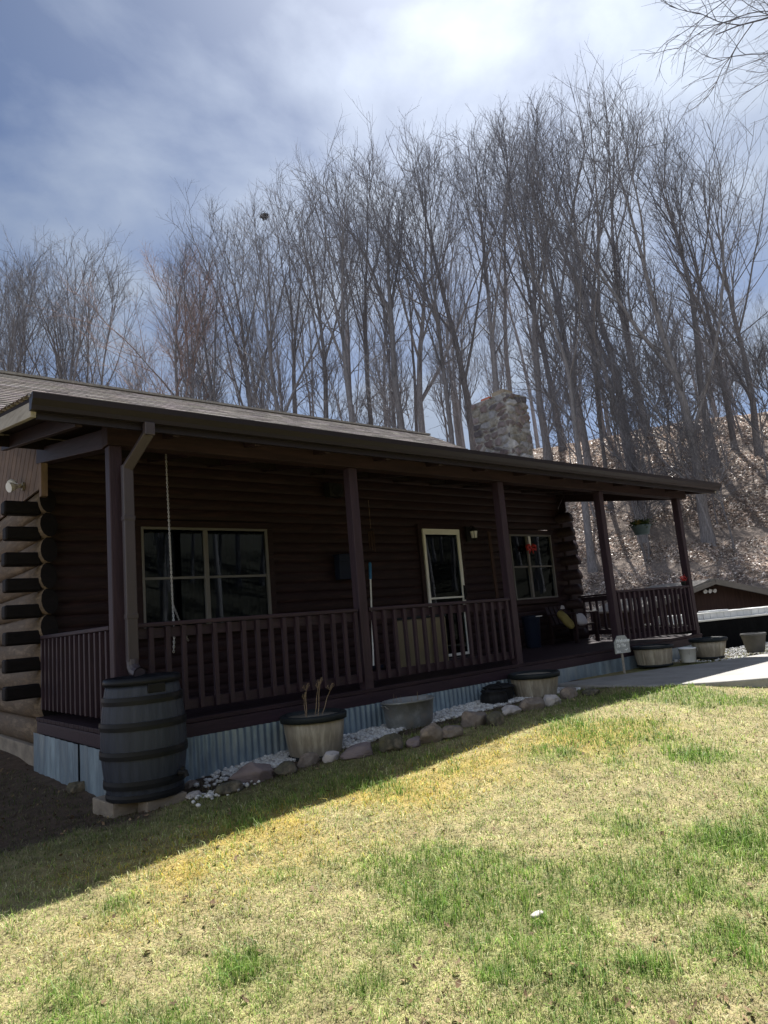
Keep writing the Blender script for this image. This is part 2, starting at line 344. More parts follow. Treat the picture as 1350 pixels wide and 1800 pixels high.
V, F = make_ground()
s_, g_, o_, l_ = zones(V[:, 0], V[:, 1])
c = np.array([0.27, 0.225, 0.115])[None]*np.ones((len(V), 1))
mixc = lambda a, b, w: a*(1-w[:, None])+np.array(b)[None]*w[:, None]
c = mixc(c, (0.115, 0.15, 0.04), g_*0.8); c = mixc(c, (0.32, 0.23, 0.06), o_*0.8)
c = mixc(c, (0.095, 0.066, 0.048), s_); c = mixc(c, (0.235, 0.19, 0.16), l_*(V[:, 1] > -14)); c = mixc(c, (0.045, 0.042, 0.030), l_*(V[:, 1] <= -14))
gr = mesh_np('ground', V, [F], M['ground'], smooth=True, cols=c); tag(gr, kind='structure')

# patio slab
mb = MB(); mb.prism(SLAB, -0.60, -0.305); pt = mb.build('patio', M['concrete'], bevel=0.02)
tag(pt, kind='structure')

# grass blades
def make_grass():
    N = 520000
    az = RNG.uniform(rad(-2), rad(84), N); r = np.exp(RNG.uniform(math.log(1.7), math.log(19), N))
    x = CAM[0]+r*np.sin(az); y = CAM[1]+r*np.cos(az)
    so, gn, go, li = zones(x, y)
    keep = ~inpoly(x, y, SLAB) & ~((y > -0.62+0.12*np.sin(x*3)) & (x > 0.55)) & ~((y > -0.1) & (x > -0.2)) & (RNG.random(N) > so*0.62) & (li < 0.5)
    x, y, r, gn, go, so = [a[keep] for a in (x, y, r, gn, go, so)]; n = len(x)
    z = gz(x, y)
    fine = fbm(x*7, y*7, 51, 3); tuft = vnoise(x*16, y*16, 61)
    shade_strip = sstep((y+1.75)/.7)  # the roof's shadow strip is painted into the blade colour, browner and darker
    gn = gn*(1-.75*shade_strip)
    isg = RNG.random(n) < np.clip(gn*0.85*(.5+tuft)+0.25+.35*(fine-.45), 0.02, 0.85)*(1-.55*shade_strip)
    isgold = (~isg) & (RNG.random(n) < go*0.8)
    cl = STRAW[RNG.integers(0, 5, n)].copy(); cl[isg] = GRN[RNG.integers(0, 5, isg.sum())]; dk = isg & (RNG.random(n) < (gn-.35)*1.5); cl[dk] = GRN[RNG.integers(0, 3, dk.sum())]*.85; cl[isgold] = GOLD[RNG.integers(0, 3, isgold.sum())]
    cl *= RNG.uniform(0.7, 1.25, n)[:, None]*((1-0.55*so)*(1-.42*shade_strip))[:, None]
    lng = RNG.random(n) < .07
    cl *= (.66+.68*fine)[:, None]
    h = (1+.3*dk)*RNG.uniform(0.011, 0.032, n)*(1+0.7*gn*isg)*(.55+.9*tuft)*(1+1.3*lng)*np.clip((r/4)**0.25, 0.8, 1.6)
    w = 0.0028*(np.clip(r, 2, 20)/3)**0.75*RNG.uniform(0.7, 1.3, n)
    th = RNG.uniform(0, 2*PI, n); lean = np.where(isg, RNG.uniform(0.15, 1.2, n), RNG.uniform(0.4, 1.75, n)); lean = np.where(lng, RNG.uniform(1.1, 1.5, n), lean)
    dx, dy = np.cos(th), np.sin(th); sx, sy = -dy, dx
    P = np.zeros((n, 5, 3))
    b = np.stack([x, y, z-0.004], 1)
    d1 = np.stack([dx*np.sin(lean*.5), dy*np.sin(lean*.5), np.cos(lean*.5)], 1)*(h*0.55)[:, None]
    l2 = np.clip(lean*1.25, 0, 1.62)
    d2 = np.stack([dx*np.sin(l2), dy*np.sin(l2), np.cos(l2)], 1)*(h*0.65)[:, None]
    s = np.stack([sx, sy, 0*sx], 1)*(w*0.5)[:, None]
    P[:, 0] = b-s; P[:, 1] = b+s; P[:, 2] = b+d1+s*0.8; P[:, 3] = b+d1-s*0.8; P[:, 4] = b+d1+d2
    k = np.arange(n)[:, None]*5
    Q = k+np.array([[0, 1, 2, 3]]); T = k+np.array([[3, 2, 4]])
    o = mesh_np('grass', P.reshape(-1, 3), [Q, T], M['grass'], cols=np.repeat(cl, 5, 0))
    tag(o, 'short patchy spring lawn grass, straw coloured with green tufts', 'grass', kind='stuff')
make_grass()

def leaf_cards(x, y, size, tilt, cl, lift=0.0):
    n = len(x); z = gz(x, y)+lift
    th = RNG.uniform(0, 2*PI, n); t = RNG.uniform(-tilt, tilt, n); t2 = RNG.uniform(-tilt, tilt, n)
    a = np.stack([np.cos(th)*np.cos(t), np.sin(th)*np.cos(t), np.sin(t)], 1)
    bq = np.stack([-np.sin(th)*np.cos(t2), np.cos(th)*np.cos(t2), np.sin(t2)], 1)
    ctr = np.stack([x, y, z+size*0.15], 1)
    L_ = size[:, None]*0.5; W_ = size[:, None]*RNG.uniform(0.2, 0.4, n)[:, None]
    nn = np.cross(a, bq); cu = (size*RNG.uniform(-0.15, 0.3, n))[:, None]*nn
    P = np.zeros((n, 6, 3))
    P[:, 0] = ctr-a*L_+cu; P[:, 1] = ctr-a*L_*0.1+bq*W_+cu*.4; P[:, 2] = ctr-a*L_*0.1; P[:, 3] = ctr-a*L_*0.1-bq*W_+cu*.4
    P[:, 4] = ctr+a*L_+cu*.6; P[:, 5] = ctr
    k = np.arange(n)[:, None]*6
    T = np.concatenate([k+np.array([[0, 2, 1]]), k+np.array([[0, 3, 2]]), k+np.array([[1, 2, 4]]), k+np.array([[2, 3, 4]])])
    return P.reshape(-1, 3), T, np.repeat(cl, 6, 0)
def make_litter():
    N = 190000
    az = RNG.uniform(rad(45), rad(86), N); r = 15.5+32*RNG.random(N)**0.8
    x = CAM[0]+r*np.sin(az); y = CAM[1]+r*np.cos(az)
    k = (hillu(x, y) > 15) & ~((x < 9.9) & (y < 10)); x = x[k]; y = y[k]; r = r[k]; n = len(x)
    cl = LEAFC[RNG.integers(0, 5, n)]*(RNG.uniform(.75, 1.75, n)*(.62+.9*fbm(x*.7, y*.7, 71, 3)))[:, None]
    P, T, C = leaf_cards(x, y, RNG.uniform(0.06, 0.14, n)*(r/28)**0.5, 0.9, cl)
    o = mesh_np('leaf_litter', P, [T], M['litter'], cols=C)
    tag(o, 'pale brown dead leaves covering the wooded hillside', 'leaf litter', kind='stuff')
    # scattered leaves on lawn and bed
    N = 7000
    az = RNG.uniform(0, rad(80), N); r = np.exp(RNG.uniform(math.log(1.8), math.log(14), N))
    x = CAM[0]+r*np.sin(az); y = CAM[1]+r*np.cos(az); so, gn, go, li = zones(x, y)
    k = ~inpoly(x, y, SLAB) & ~((y > -0.5) & (x > 0)) & (RNG.random(N) < 0.10+0.9*so+0.45*(fbm(x*1.7, y*1.7, 33, 3) > 0.60))
    x = x[k]; y = y[k]; n = len(x)
    cl = np.array([[.20, .13, .075], [.27, .18, .10], [.14, .09, .055], [.34, .25, .15], [.23, .15, .095]])[RNG.integers(0, 5, n)]*RNG.uniform(0.5, 1.1, n)[:, None]
    P, T, C = leaf_cards(x, y, RNG.uniform(0.015, 0.042, n), 0.7, cl, 0.004)
    o = mesh_np('fallen_leaves', P, [T], M['lawnleaf'], cols=C)
    tag(o, 'small brown dead leaves scattered over the lawn and dirt', 'leaves', kind='stuff')
make_litter()

# ------------------------------------------------------------------ log cabin
CX0, CX1, WY = 0.0, 9.45, 2.33
cabin = empty('log_cabin', (0, 0, -0.45), 0, 'dark brown log cabin with full width railed porch and stone chimney', 'cabin')
OFF = (0, 0, 0.45)
def part(mb, name, m, parent=None, **k):
    o = mb.build(name, m, parent or cabin, **k)
    if parent is None or parent == cabin: o.location = OFF
    return o
CH = 0.1375
def log_wall_x(mb, x0, x1, y, z0, z1, holes=(), segs=6):
    """half round courses facing -y, split around rectangular openings"""
    n = int(round((z1-z0)/CH))
    for i in range(n):
        za = z0+i*CH; zb = za+CH; yo = 0.005*math.sin(i*12.9)
        spans = [(x0, x1)]
        for hx0, hx1, hz0, hz1 in holes:
            if zb > hz0+0.02 and za < hz1-0.02:
                new = []
                for a, b in spans:
                    if hx1 <= a or hx0 >= b: new.append((a, b)); continue
                    if hx0 > a: new.append((a, hx0))
                    if hx1 < b: new.append((hx1, b))
                spans = new
        for a, b in spans:
            nseg = max(2, int((b-a)/0.5)); vs = []; fs = []
            for j in range(nseg+1):
                X = a+(b-a)*j/nseg
                for k in range(segs+1):
                    t = PI*k/segs; wob = 0.003*math.sin(X*5+i*2.1)+0.002*math.sin(X*13+i)
                    vs.append((X, y+yo-(0.013+.004*math.sin(i*7.7))*math.sin(t)+wob*math.sin(t), za+CH*(0.5-0.5*math.cos(t))))
            w = segs+1
            for j in range(nseg):
                for k in range(segs): fs.append((j*w+k, (j+1)*w+k, (j+1)*w+k+1, j*w+k+1))
            mb.add(vs, fs)
    return mb
WIN1 = (1.08, 2.79, 0.78, 2.02); WIN2 = (7.80, 9.02, 0.83, 2.02); DOOR = (5.60, 6.55, 0.0, 2.10)
hole = lambda w, m=0.0: (w[0]-m, w[1]+m, w[2]-m, w[3]+m)
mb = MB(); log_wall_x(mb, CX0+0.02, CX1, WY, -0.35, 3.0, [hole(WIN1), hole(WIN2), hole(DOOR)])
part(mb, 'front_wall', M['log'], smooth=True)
# side wall: full logs along Y, ends running past the corner
def log_y(mb, x, y0, y1, zc, rx, rz, n=14, nseg=8, seed=0, scoop=False):
    vs = []; fs = []
    for j in range(nseg+1):
        Y = y0+(y1-y0)*j/nseg
        for k in range(n):
            a = 2*PI*k/n; w = 1+0.03*math.sin(Y*3+seed+k)
            vs.append((x+rx*math.cos(a)*w, Y+(0.0 if j else 0.03*math.sin(a)), zc+rz*math.sin(a)*w))
    for j in range(nseg):
        for k in range(n): fs.append((j*n+k, j*n+(k+1) % n, (j+1)*n+(k+1) % n, (j+1)*n+k))
    fs.append(tuple(range(n-1, -1, -1))); fs.append(tuple(nseg*n+k for k in range(n)))
    mb.add(vs, fs)
mb = MB()
for i in range(10):
    zc = -0.19+0.275*i
    log_y(mb, 0.045, 2.20+0.02*math.sin(i*2.3), 9.6, zc, 0.085, 0.142, seed=i*1.7)
sw = part(mb, 'side_wall', M['sidelog'], smooth=True); sw.data.materials.append(M['rod'])
for p in sw.data.polygons:
    if len(p.vertices) > 4: p.material_index = 1; p.use_smooth = False
for i in range(8):      # stained log ends sticking out past the left corner
    mb = MB(); zc = 0.26+0.2785*i
    l = 0.36+0.03*math.sin(i*3.1)
    mb.box(-l, 0.0, 2.30, 2.47, zc-0.072, zc+0.072)
    part(mb, 'log_end', M['rod'], bevel=0.022)
for i in range(9):      # log ends at the far corner, running on past the wall
    mb = MB(); zc = -0.02+0.2785*i
    mb.box(CX1+0.002, CX1+0.42+0.03*math.sin(i*2.2), 2.28, 2.45, zc-0.10, zc+0.10); part(mb, 'log_end', M['log'], bevel=0.03)
    mb = MB(); log_y(mb, CX1-0.06, 2.0+0.03*math.sin(i), 9.6, zc+0.139, 0.09, 0.10, seed=i, nseg=3); part(mb, 'end_wall_log', M['log'], smooth=True)
# back wall so the cabin is closed
mb = MB(); mb.box(0.08, CX1-0.08, 9.45, 9.60, -0.4, 3.0); part(mb, 'back_wall', M['log'])
mb = MB(); mb.box(0.2, CX1-0.15, 2.75, 2.80, -0.35, 3.0); part(mb, 'inner_wall', M['curtain'])
mb = MB(); mb.box(-0.045, 0.10, 2.36, 9.6, -0.75, -0.325); part(mb, 'foundation', M['block'], bevel=0.01)
# gable with diagonal boards
RIDGE_Y, RIDGE_Z, EAVE_Y, EAVE_Z = 6.05, 5.08, 2.0, 2.92
def roofz(y): return EAVE_Z+(RIDGE_Z-EAVE_Z)*(y-EAVE_Y)/(RIDGE_Y-EAVE_Y) if y < RIDGE_Y else RIDGE_Z-(RIDGE_Z-EAVE_Z)*(y-RIDGE_Y)/(RIDGE_Y-EAVE_Y)
mb = MB()
def gable_boards(mb, X, sgn):
    bw = 0.19; ca, sa = math.cos(rad(52)), math.sin(rad(52))
    # strips in the (y,z) plane clipped to the gable polygon
    poly0 = [(2.16, 2.40), (9.9, 2.40), (9.9, 2.9), (RIDGE_Y, RIDGE_Z-0.12), (2.16, roofz(2.16)-0.10)]
    def clip(poly, n, d):
        out = []
        for i in range(len(poly)):
            p, q = poly[i], poly[(i+1) % len(poly)]; a = p[0]*n[0]+p[1]*n[1]-d; b = q[0]*n[0]+q[1]*n[1]-d
            if a <= 0: out.append(p)
            if a*b < 0: t = a/(a-b); out.append((p[0]+(q[0]-p[0])*t, p[1]+(q[1]-p[1])*t))
        return out
    n = (sa, ca)
    for i in range(-20, 80):
        d0 = i*bw+0.008; d1 = (i+1)*bw-0.008
        q = clip(clip(poly0, n, d1), (-n[0], -n[1]), -d0)
        if len(q) < 3: continue
        k = len(q); t = 0.022
        vs = [(X, y, z) for y, z in q]+[(X+sgn*t, y, z) for y, z in q]
        mb.add(vs, [tuple(range(k)), tuple(range(2*k-1, k-1, -1))]+[(j, (j+1) % k, k+(j+1) % k, k+j) for j in range(k)])
gable_boards(mb, -0.045, 1); part(mb, 'gable', M['gable'])
mb = MB(); gable_boards(mb, CX1+0.03, -1); part(mb, 'gable', M['log'])
mb = MB(); mb.box(-0.055, 0.01, 2.08, 2.165, 2.30, 2.90); part(mb, 'corner_trim', M['gable'])

# main roof with shingle courses
def shingles(mb_cols, x0, x1, ya, za, yb, zb, seed, expo=0.145, tw=0.30):
    """stepped courses climbing from (ya,za) to (yb,zb); returns verts, quads, cols"""
    rng = np.random.default_rng(seed)
    L_ = math.hypot(yb-ya, zb-za); n = int(L_/expo); dy, dz = (yb-ya)/L_, (zb-za)/L_; ny, nz = -dz, dy
    if nz < 0: ny, nz = -ny, -nz
    V_, F_, C_ = [], [], []
    for i in range(n):
        s0 = i*expo; s1 = s0+expo*1.05 if i < n-1 else L_
        x = x0-rng.uniform(0, tw)
        while x < x1:
            w = rng.uniform(0.6, 1.4)*tw; xa, xb = max(x, x0), min(x+w, x1); x += w
            if xb-xa < 0.01: continue
            t = 0.012+rng.uniform(0, 0.007); sh = rng.uniform(-0.010, 0.010)
            p = lambda s, h: (ya+dy*s+ny*h, za+dz*s+nz*h)
            b = len(V_)
            for X, (s, h) in ((xa, (s0+sh, t)), (xb, (s0+sh, t)), (xb, (s1, 0.004)), (xa, (s1, 0.004)), (xa, (s0+sh, -0.01)), (xb, (s0+sh, -0.01))):
                q = p(s, h); V_.append((X, q[0], q[1]))
            F_ += [(b, b+1, b+2, b+3), (b+4, b+5, b+1, b)]
            k = rng.uniform(0.72, 1.22); C_ += [(k, k*rng.uniform(.94, 1.02), k*rng.uniform(.9, 1.0))]*6
    return np.array(V_), np.array(F_), np.array(C_)
mb = MB()
RX0, RX1 = -0.85, 9.70
for (ya, za, yb, zb) in ((EAVE_Y-0.05, EAVE_Z-0.03, RIDGE_Y, RIDGE_Z), (2*RIDGE_Y-EAVE_Y+0.4, EAVE_Z-0.2, RIDGE_Y, RIDGE_Z)):
    mb.add([(RX0, ya, za), (RX1, ya, za), (RX1, yb, zb), (RX0, yb, zb), (RX0, ya, za-.12), (RX1, ya, za-.12), (RX1, yb, zb-.12), (RX0, yb, zb-.12)],
           [(0, 1, 2, 3), (7, 6, 5, 4), (0, 4, 5, 1), (1, 5, 6, 2), (2, 6, 7, 3), (3, 7, 4, 0)])
roof = part(mb, 'roof', M['soffit'])
Vv, Ff, Cc = shingles(None, RX0-0.02, RX1+0.02, EAVE_Y-0.05, EAVE_Z-0.022, RIDGE_Y, RIDGE_Z+0.006, 3)
mesh_np('shingles', Vv, [Ff], M['shingle'], roof, cols=Cc)
Vv, Ff, Cc = shingles(None, RX0-0.02, RX1+0.02, 2*RIDGE_Y-EAVE_Y+0.4, EAVE_Z-0.19, RIDGE_Y, RIDGE_Z+0.006, 4)
mesh_np('shingles', Vv, [Ff], M['shingle'], roof, cols=Cc)
mb = MB(); mb.box(RX0-0.02, RX1+0.02, RIDGE_Y-0.12, RIDGE_Y+0.12, RIDGE_Z-0.02, RIDGE_Z+0.018); mb.build('ridge_cap', M['rake'], roof)

# porch roof
PX0, PX1 = -0.72, 10.43; PYF, PZF, PYB, PZB = -0.33, 2.545, 2.45, 3.02
ps = (PZB-PZF)/(PYB-PYF)
mb = MB()
mb.add([(PX0, PYF, PZF-.03), (PX1, PYF, PZF-.03), (PX1, PYB, PZB-.03), (PX0, PYB, PZB-.03), (PX0, PYF, PZF), (PX1, PYF, PZF), (PX1, PYB, PZB), (PX0, PYB, PZB)],
       [(3, 2, 1, 0), (4, 5, 6, 7), (0, 1, 5, 4), (1, 2, 6, 5), (2, 3, 7, 6), (3, 0, 4, 7)])
proof = part(mb, 'porch_roof', M['soffit'])
Vv, Ff, Cc = shingles(None, PX0-0.025, PX1+0.025, PYF-0.05, PZF+0.0, PYB, PZB+0.008, 9)
mesh_np('shingles', Vv, [Ff], M['shingle'], proof, cols=Cc)
for X, w in ((PX0, 1), (PX1, -1)):
    mb = MB(); a = (X+0.02*w, PYF-0.02, PZF-.092); b = (X+0.02*w, PYB, PZB-.092); mb.bar(a, b, 0.04, 0.118); mb.build('rake_board', M['rake'], proof, bevel=0.004)
for i in range(14):     # rafters
    X = -0.36+0.795*i
    if X > PX1-0.1: break
    mb = MB(); mb.bar((X, PYF+0.03, PZF-.103), (X, PYB-.12, PZB-.103-.02), 0.055, 0.135); mb.build('rafter', M['wood_y'], proof, bevel=0.004)
mb = MB(); mb.box(PX0+.045, PX1-.045, PYF-.014, PYF+.014, PZF-.16, PZF-.034); mb.build('fascia', M['gutter'], proof)
# gutter: K style profile swept along X
def gutter_mb():
    mb = MB(); y0 = PYF-.018
    pr = [(y0, 2.555), (y0, 2.437), (y0-.062, 2.437), (y0-.070, 2.470), (y0-.105, 2.512), (y0-.108, 2.558), (y0-.094, 2.562), (y0-.092, 2.553)]
    inn = [(y0-.088, 2.515), (y0-.058, 2.474), (y0-.052, 2.443), (y0-.006, 2.443), (y0-.006, 2.555)]
    p = pr+inn; n = len(p); x0, x1 = PX0-.01, PX1+.01
    vs = [(x0, y, z) for y, z in p]+[(x1, y, z) for y, z in p]
    mb.add(vs, [(i, n+i, n+(i+1) % n, (i+1) % n) for i in range(n)])
    ol = pr[:6]; k = len(ol)
    for X in (x0, x1):
        mb.add([(X, y, z) for y, z in ol]+[(X+.003, y, z) for y, z in ol], [tuple(range(k)), tuple(range(2*k-1, k-1, -1))])
    return mb
gut = part(gutter_mb(), 'gutter', M['gutter'])
def rect_duct(mb, pts, w, d):
    for a, b in zip(pts[:-1], pts[1:]): mb.bar(a, b, w, d, up=(0, 1, 0))
mb = MB()
SX = 0.055
pts = [(SX+.10, PYF-.07, 2.44), (SX+.10, PYF-.07, 2.35), (SX, -0.155, 2.12), (SX, -0.155, 0.52)]
mb.bar(pts[0], (SX+.10, PYF-.07, 2.33), 0.085, 0.062, up=(0, 1, 0)); mb.bar((SX+.10, PYF-.068, 2.355), (SX, -.155, 2.10), 0.083, 0.060, up=(0, 1, 0)); mb.bar((SX, -.155, 2.13), pts[3], 0.087, 0.064, up=(0, 1, 0))
dsp = part(mb, 'downspout', M['spout'], bevel=0.008)
mb = MB(); mb.bar((SX, -.156, 1.66), (SX, -.156, 1.70), 0.094, 0.07, up=(0, 1, 0)); mb.bar((SX, -.156, 0.86), (SX, -.156, 0.90), 0.094, 0.07, up=(0, 1, 0)); mb.build('bracket', M['spout'], dsp, bevel=0.004)
mb = MB(); mb.tube([(SX, -.155, .54), (SX, -.160, .49), (SX+.005, -.185, .45), (SX+.012, -.235, .43), (SX+.014, -.27, .425)], [.046, .048, .05, .052, .054], 12, cap=False)
mb.tube([(SX+.014, -.268, .425), (SX+.012, -.225, .432)], [.046, .042], 12)
mb.build('elbow', M['spout'], dsp, smooth=False)

# porch structure
POSTS = [0.0, 2.5126, 4.9228, 7.2234, 9.5958]
for X in POSTS:
    mb = MB(); mb.box(X-.054, X+.054, -.054, .054, -.10, 2.318); part(mb, 'porch_post', M['wood_v'], bevel=0.008)
mb = MB(); mb.box(-.072, 9.85, -.075, .075, 2.32, 2.50); part(mb, 'porch_beam', M['beam'], bevel=0.006)
for X in (0.0, 9.5958):
    mb = MB(); mb.bar((X, .08, 2.405), (X, 2.26, 2.405+ps*2.18), 0.12, 0.17); part(mb, 'side_beam', M['wood_y'], bevel=0.006)
mb = MB()
yy = -.06
while yy < 2.2:
    mb.box(-.09, 9.70, yy, yy+.137, -.038, 0.0); yy += .143
part(mb, 'deck', M['deck'], bevel=0.004)
mb = MB(); mb.box(-.085, 9.69, -.055, -.015, -.155, -.042); mb.box(-.088, -.045, -.012, 2.2, -.155, -.042); mb.box(9.65, 9.692, -.012, 2.2, -.155, -.042)
part(mb, 'deck_fascia', M['wood_x'], bevel=0.004)
mb = MB(); mb.box(0.02, 9.6, 0.1, 2.3, -.75, -.06); part(mb, 'crawl_space', M['black'])
# corrugated skirt
def corr(mb, p0, p1, z0, z1, nrm, wl=0.068, am=0.009):
    p0 = np.array(p0, float); p1 = np.array(p1, float); L_ = np.linalg.norm(p1-p0); n = int(L_/wl*10)
    vs = []; fs = []
    for i in range(n+1):
        t = i/n; q = p0+(p1-p0)*t+np.array(nrm)*(am*math.sin(2*PI*t*L_/wl)+0.006*math.sin(t*L_*1.9))
        vs += [(q[0], q[1], z0), (q[0], q[1], z1)]
    for i in range(n): fs.append((2*i, 2*i+2, 2*i+3, 2*i+1))
    mb.add(vs, fs)
xs_ = [-.07, 1.15, 2.95, 4.45, 5.35, 6.35, 7.3, 8.45, 9.70]
for i in range(8):
    mb = MB(); wl = 0.068 if i < 4 else 0.19
    corr(mb, (xs_[i], -.072-.004*(i % 2), 0), (xs_[i+1]+.02, -.072-.004*(i % 2), 0), -.68, -.150, (0, -1, 0), wl, 0.009 if i < 4 else .004)
    part(mb, 'skirt_panel', M['galv'], smooth=True)
for i, (a, b) in enumerate(((2.25, 1.45), (1.47, .72), (.70, -.075))):
    mb = MB(); corr(mb, (-.108-.006*(i % 2), a, 0), (-.108-.006*(i % 2), b, 0), -.72, -.15, (-1, 0, 0), .21, .004); part(mb, 'skirt_panel', M['galv'], smooth=True)
mb = MB(); corr(mb, (9.72, -.075, 0), (9.72, 2.2, 0), -.68, -.15, (1, 0, 0), .21, .004); part(mb, 'skirt_panel', M['galv'], smooth=True)

# railings
def railing(a, b, n_out, sp=0.143):
    """a, b: (x,y) ends; n_out: outward normal"""
    a = Vector((a[0], a[1], 0)); b = Vector((b[0], b[1], 0)); d = (b-a).normalized(); L_ = (b-a).length; no = Vector((n_out[0], n_out[1], 0))
    ax = abs(d.x) > abs(d.y); m = M['wood_x'] if ax else M['wood_y']
    mb = MB(); z = Vector((0, 0, 1))
    mb.bar(a+z*.805, b+z*.805, .105, .036)
    r = part(mb, 'railing', m, bevel=0.006)
    mb = MB(); mb.bar(a+z*.735, b+z*.735, .036, .088); mb.build('top_stringer', m, r, bevel=0.004)
    mb = MB(); mb.bar(a+z*.115, b+z*.115, .036, .088); mb.build('bottom_rail', m, r, bevel=0.004)
    n = int((L_-.06)/sp); off = (L_-n*sp)/2
    mb0 = None
    for i in range(n+1):
        p = a+d*(off+i*sp)+no*.0385
        mb = MB(); j = random.uniform(-.004, .004)
        mb.bar(p+z*.075+d*j, p+z*.783, .040, .038, up=no); mb.build('baluster', M['wood_v'], r, bevel=0.003)
    return r
railing((.075, 0), (2.44, 0), (0, -1)); railing((2.585, 0), (4.85, 0), (0, -1)); railing((7.296, 0), (9.523, 0), (0, -1))
railing((0, .075), (0, 2.2), (-1, 0)); railing((9.5958, .075), (9.5958, 2.2), (1, 0))

# windows
def window(w, mull, name='window', mid=None):
    x0, x1, z0, z1 = w; y = WY-.045
    mb = MB(); fw = .085           # dark wood casing
    mb.box(x0-fw, x1+fw, y-.02, y+.09, z1+.001, z1+fw); mb.box(x0-fw, x1+fw, y-.03, y+.09, z0-fw, z0-.001)
    mb.box(x0-fw, x0-.001, y-.018, y+.09, z0, z1); mb.box(x1+.001, x1+fw, y-.018, y+.09, z0, z1)
    win = part(mb, name, M['log'], bevel=0.004)
    mb = MB(); t = .028
    mb.box(x0, x1, y-.026, y+.05, z1-t, z1); mb.box(x0, x1, y-.030, y+.05, z0, z0+t)
    mb.box(x0, x0+t, y-.024, y+.05, z0+t, z1-t); mb.box(x1-t, x1, y-.024, y+.05, z0+t, z1-t)
    for mx in mull: mb.box(mx-.027, mx+.027, y-.022, y+.05, z0+t, z1-t)
    mb.build('frame', M['frame'], win, bevel=0.003)
    edges = [x0+t]+[q for mx in mull for q in (mx-.027, mx+.027)]+[x1-t]
    zm = mid or (z0+z1)/2
    for a, b in zip(edges[::2], edges[1::2]):
        mb = MB(); mb.box(a, b, y+.002, y+.03, zm-.014, zm+.014); mb.build('meeting_rail', M['frame'], win)
        for za, zb, yo in ((z0+t, zm-.014, .024), (zm+.014, z1-t, .010)):
            mb = MB(); mb.box(a, b, y+yo, y+yo+.004, za, zb); mb.build('pane', M['glass'], win)
    mb = MB()           # curtain folds inside
    n = 60
    vs = []
    for i in range(n+1):
        X = x0+(x1-x0)*i/n; Y = WY+.16+.02*math.sin(i*1.3)
        vs += [(X, Y, z0-.1), (X, Y, z1+.1)]
    mb.add(vs, [(2*i, 2*i+2, 2*i+3, 2*i+1) for i in range(n)]); mb.build('curtain', M['curtain'], win)
    return win
window(WIN1, [1.90]); window(WIN2, [8.30])
# door
x0, x1 = 5.665, 6.483; y = WY-.05
mb = MB(); mb.box(5.565, 5.64, y-.01, y+.1, -.0, 2.16); mb.box(6.505, 6.58, y-.01, y+.1, 0, 2.16); mb.box(5.641, 6.504, y-.01, y+.1, 2.085, 2.16)
door = part(mb, 'door', M['log'], bevel=0.004)
mb = MB(); mb.box(x0-.01, x1+.01, y-.03, y+.03, 1.99, 2.08); mb.box(x0-.01, x0+.035, y-.028, y+.03, .015, 1.99); mb.box(x1-.045, x1+.01, y-.028, y+.03, .015, 1.99)
mb.box(x0+.035, x1-.045, y-.026, y+.03, .94, .968); mb.box(x0+.035, x1-.045, y-.026, y+.03, .018, .060)
mb.build('storm_frame', M['white'], door, bevel=0.003)
mb = MB(); mb.box(x0+.035, x1-.045, y-.004, y, .968, 1.99); mb.build('pane', M['glass'], door)
mb = MB(); mb.box(x0+.035, x1-.045, y-.002, y+.002, .06, .94); mb.build('pane', M['glass'], door)
mb = MB(); mb.box(x0-.02, x1+.02, y+.06, y+.10, .0, 2.08); mb.build('inner_door', M['log'], door)
M['reflection'] = mat('painted_reflection', (0.80, 0.80, 0.84), (0.015, 0.016, 0.02), 3.2, (9, 1, 1.1), 0.9, 0.1, lo=.40, hi=.60, spec=0.1)  # pale streaks painted as tree trunks reflected in the door pane
mb = MB(); n = 40; vs = []
for i in range(n+1):
    X = x0+.05+(x1-x0-.11)*i/n; Y = y+.035+.008*math.sin(i*1.4)
    vs += [(X, Y, .95), (X, Y, 1.90)]
mb.add(vs, [(2*i, 2*i+2, 2*i+3, 2*i+1) for i in range(n)]); mb.build('curtain', M['reflection'], door)  # added sheet behind the pane that carries the painted reflections
mb = MB(); hx = x1-.018; mb.box(hx-.016, hx+.016, y-.042, y-.031, .90, 1.14); mb.tube([(hx, y-.04, 1.10), (hx, y-.075, 1.09), (hx, y-.078, .97), (hx, y-.04, .95)], .008, 8); mb.tube([(hx-.03, y-.06, 1.03), (hx+.02, y-.06, 1.03)], .009, 8)
mb.build('handle', M['black'], door)
# carriage lamp by the door
mb = MB(); lx, ly, lz = 6.74, WY-.06, 2.02
mb.box(lx-.05, lx+.05, ly, ly+.03, lz-.14, lz+.12); mb.tube([(lx, ly, lz+.08), (lx, ly-.09, lz+.12), (lx, ly-.12, lz+.09)], .009, 8)
lamp = part(mb, 'wall_lamp', M['iron'], bevel=0.003)
mb = MB(); mb.lathe([(.012, .10), (.085, .03), (.085, .02)], 8, (lx, ly-.12, lz)); mb.lathe([(.05, -.12), (.055, -.10), (.02, -.14)], 8, (lx, ly-.12, lz))
for k in range(4):
    a = PI/4+k*PI/2; mb.tube([(lx+.055*math.cos(a), ly-.12+.055*math.sin(a), lz-.11), (lx+.072*math.cos(a), ly-.12+.072*math.sin(a), lz+.02)], .005, 5)
mb.build('lantern_cage', M['iron'], lamp)
mb = MB(); mb.lathe([(.045, -.10), (.062, .018)], 8, (lx, ly-.12, lz)); mb.build('lantern_glass', M['whiteplastic'], lamp)
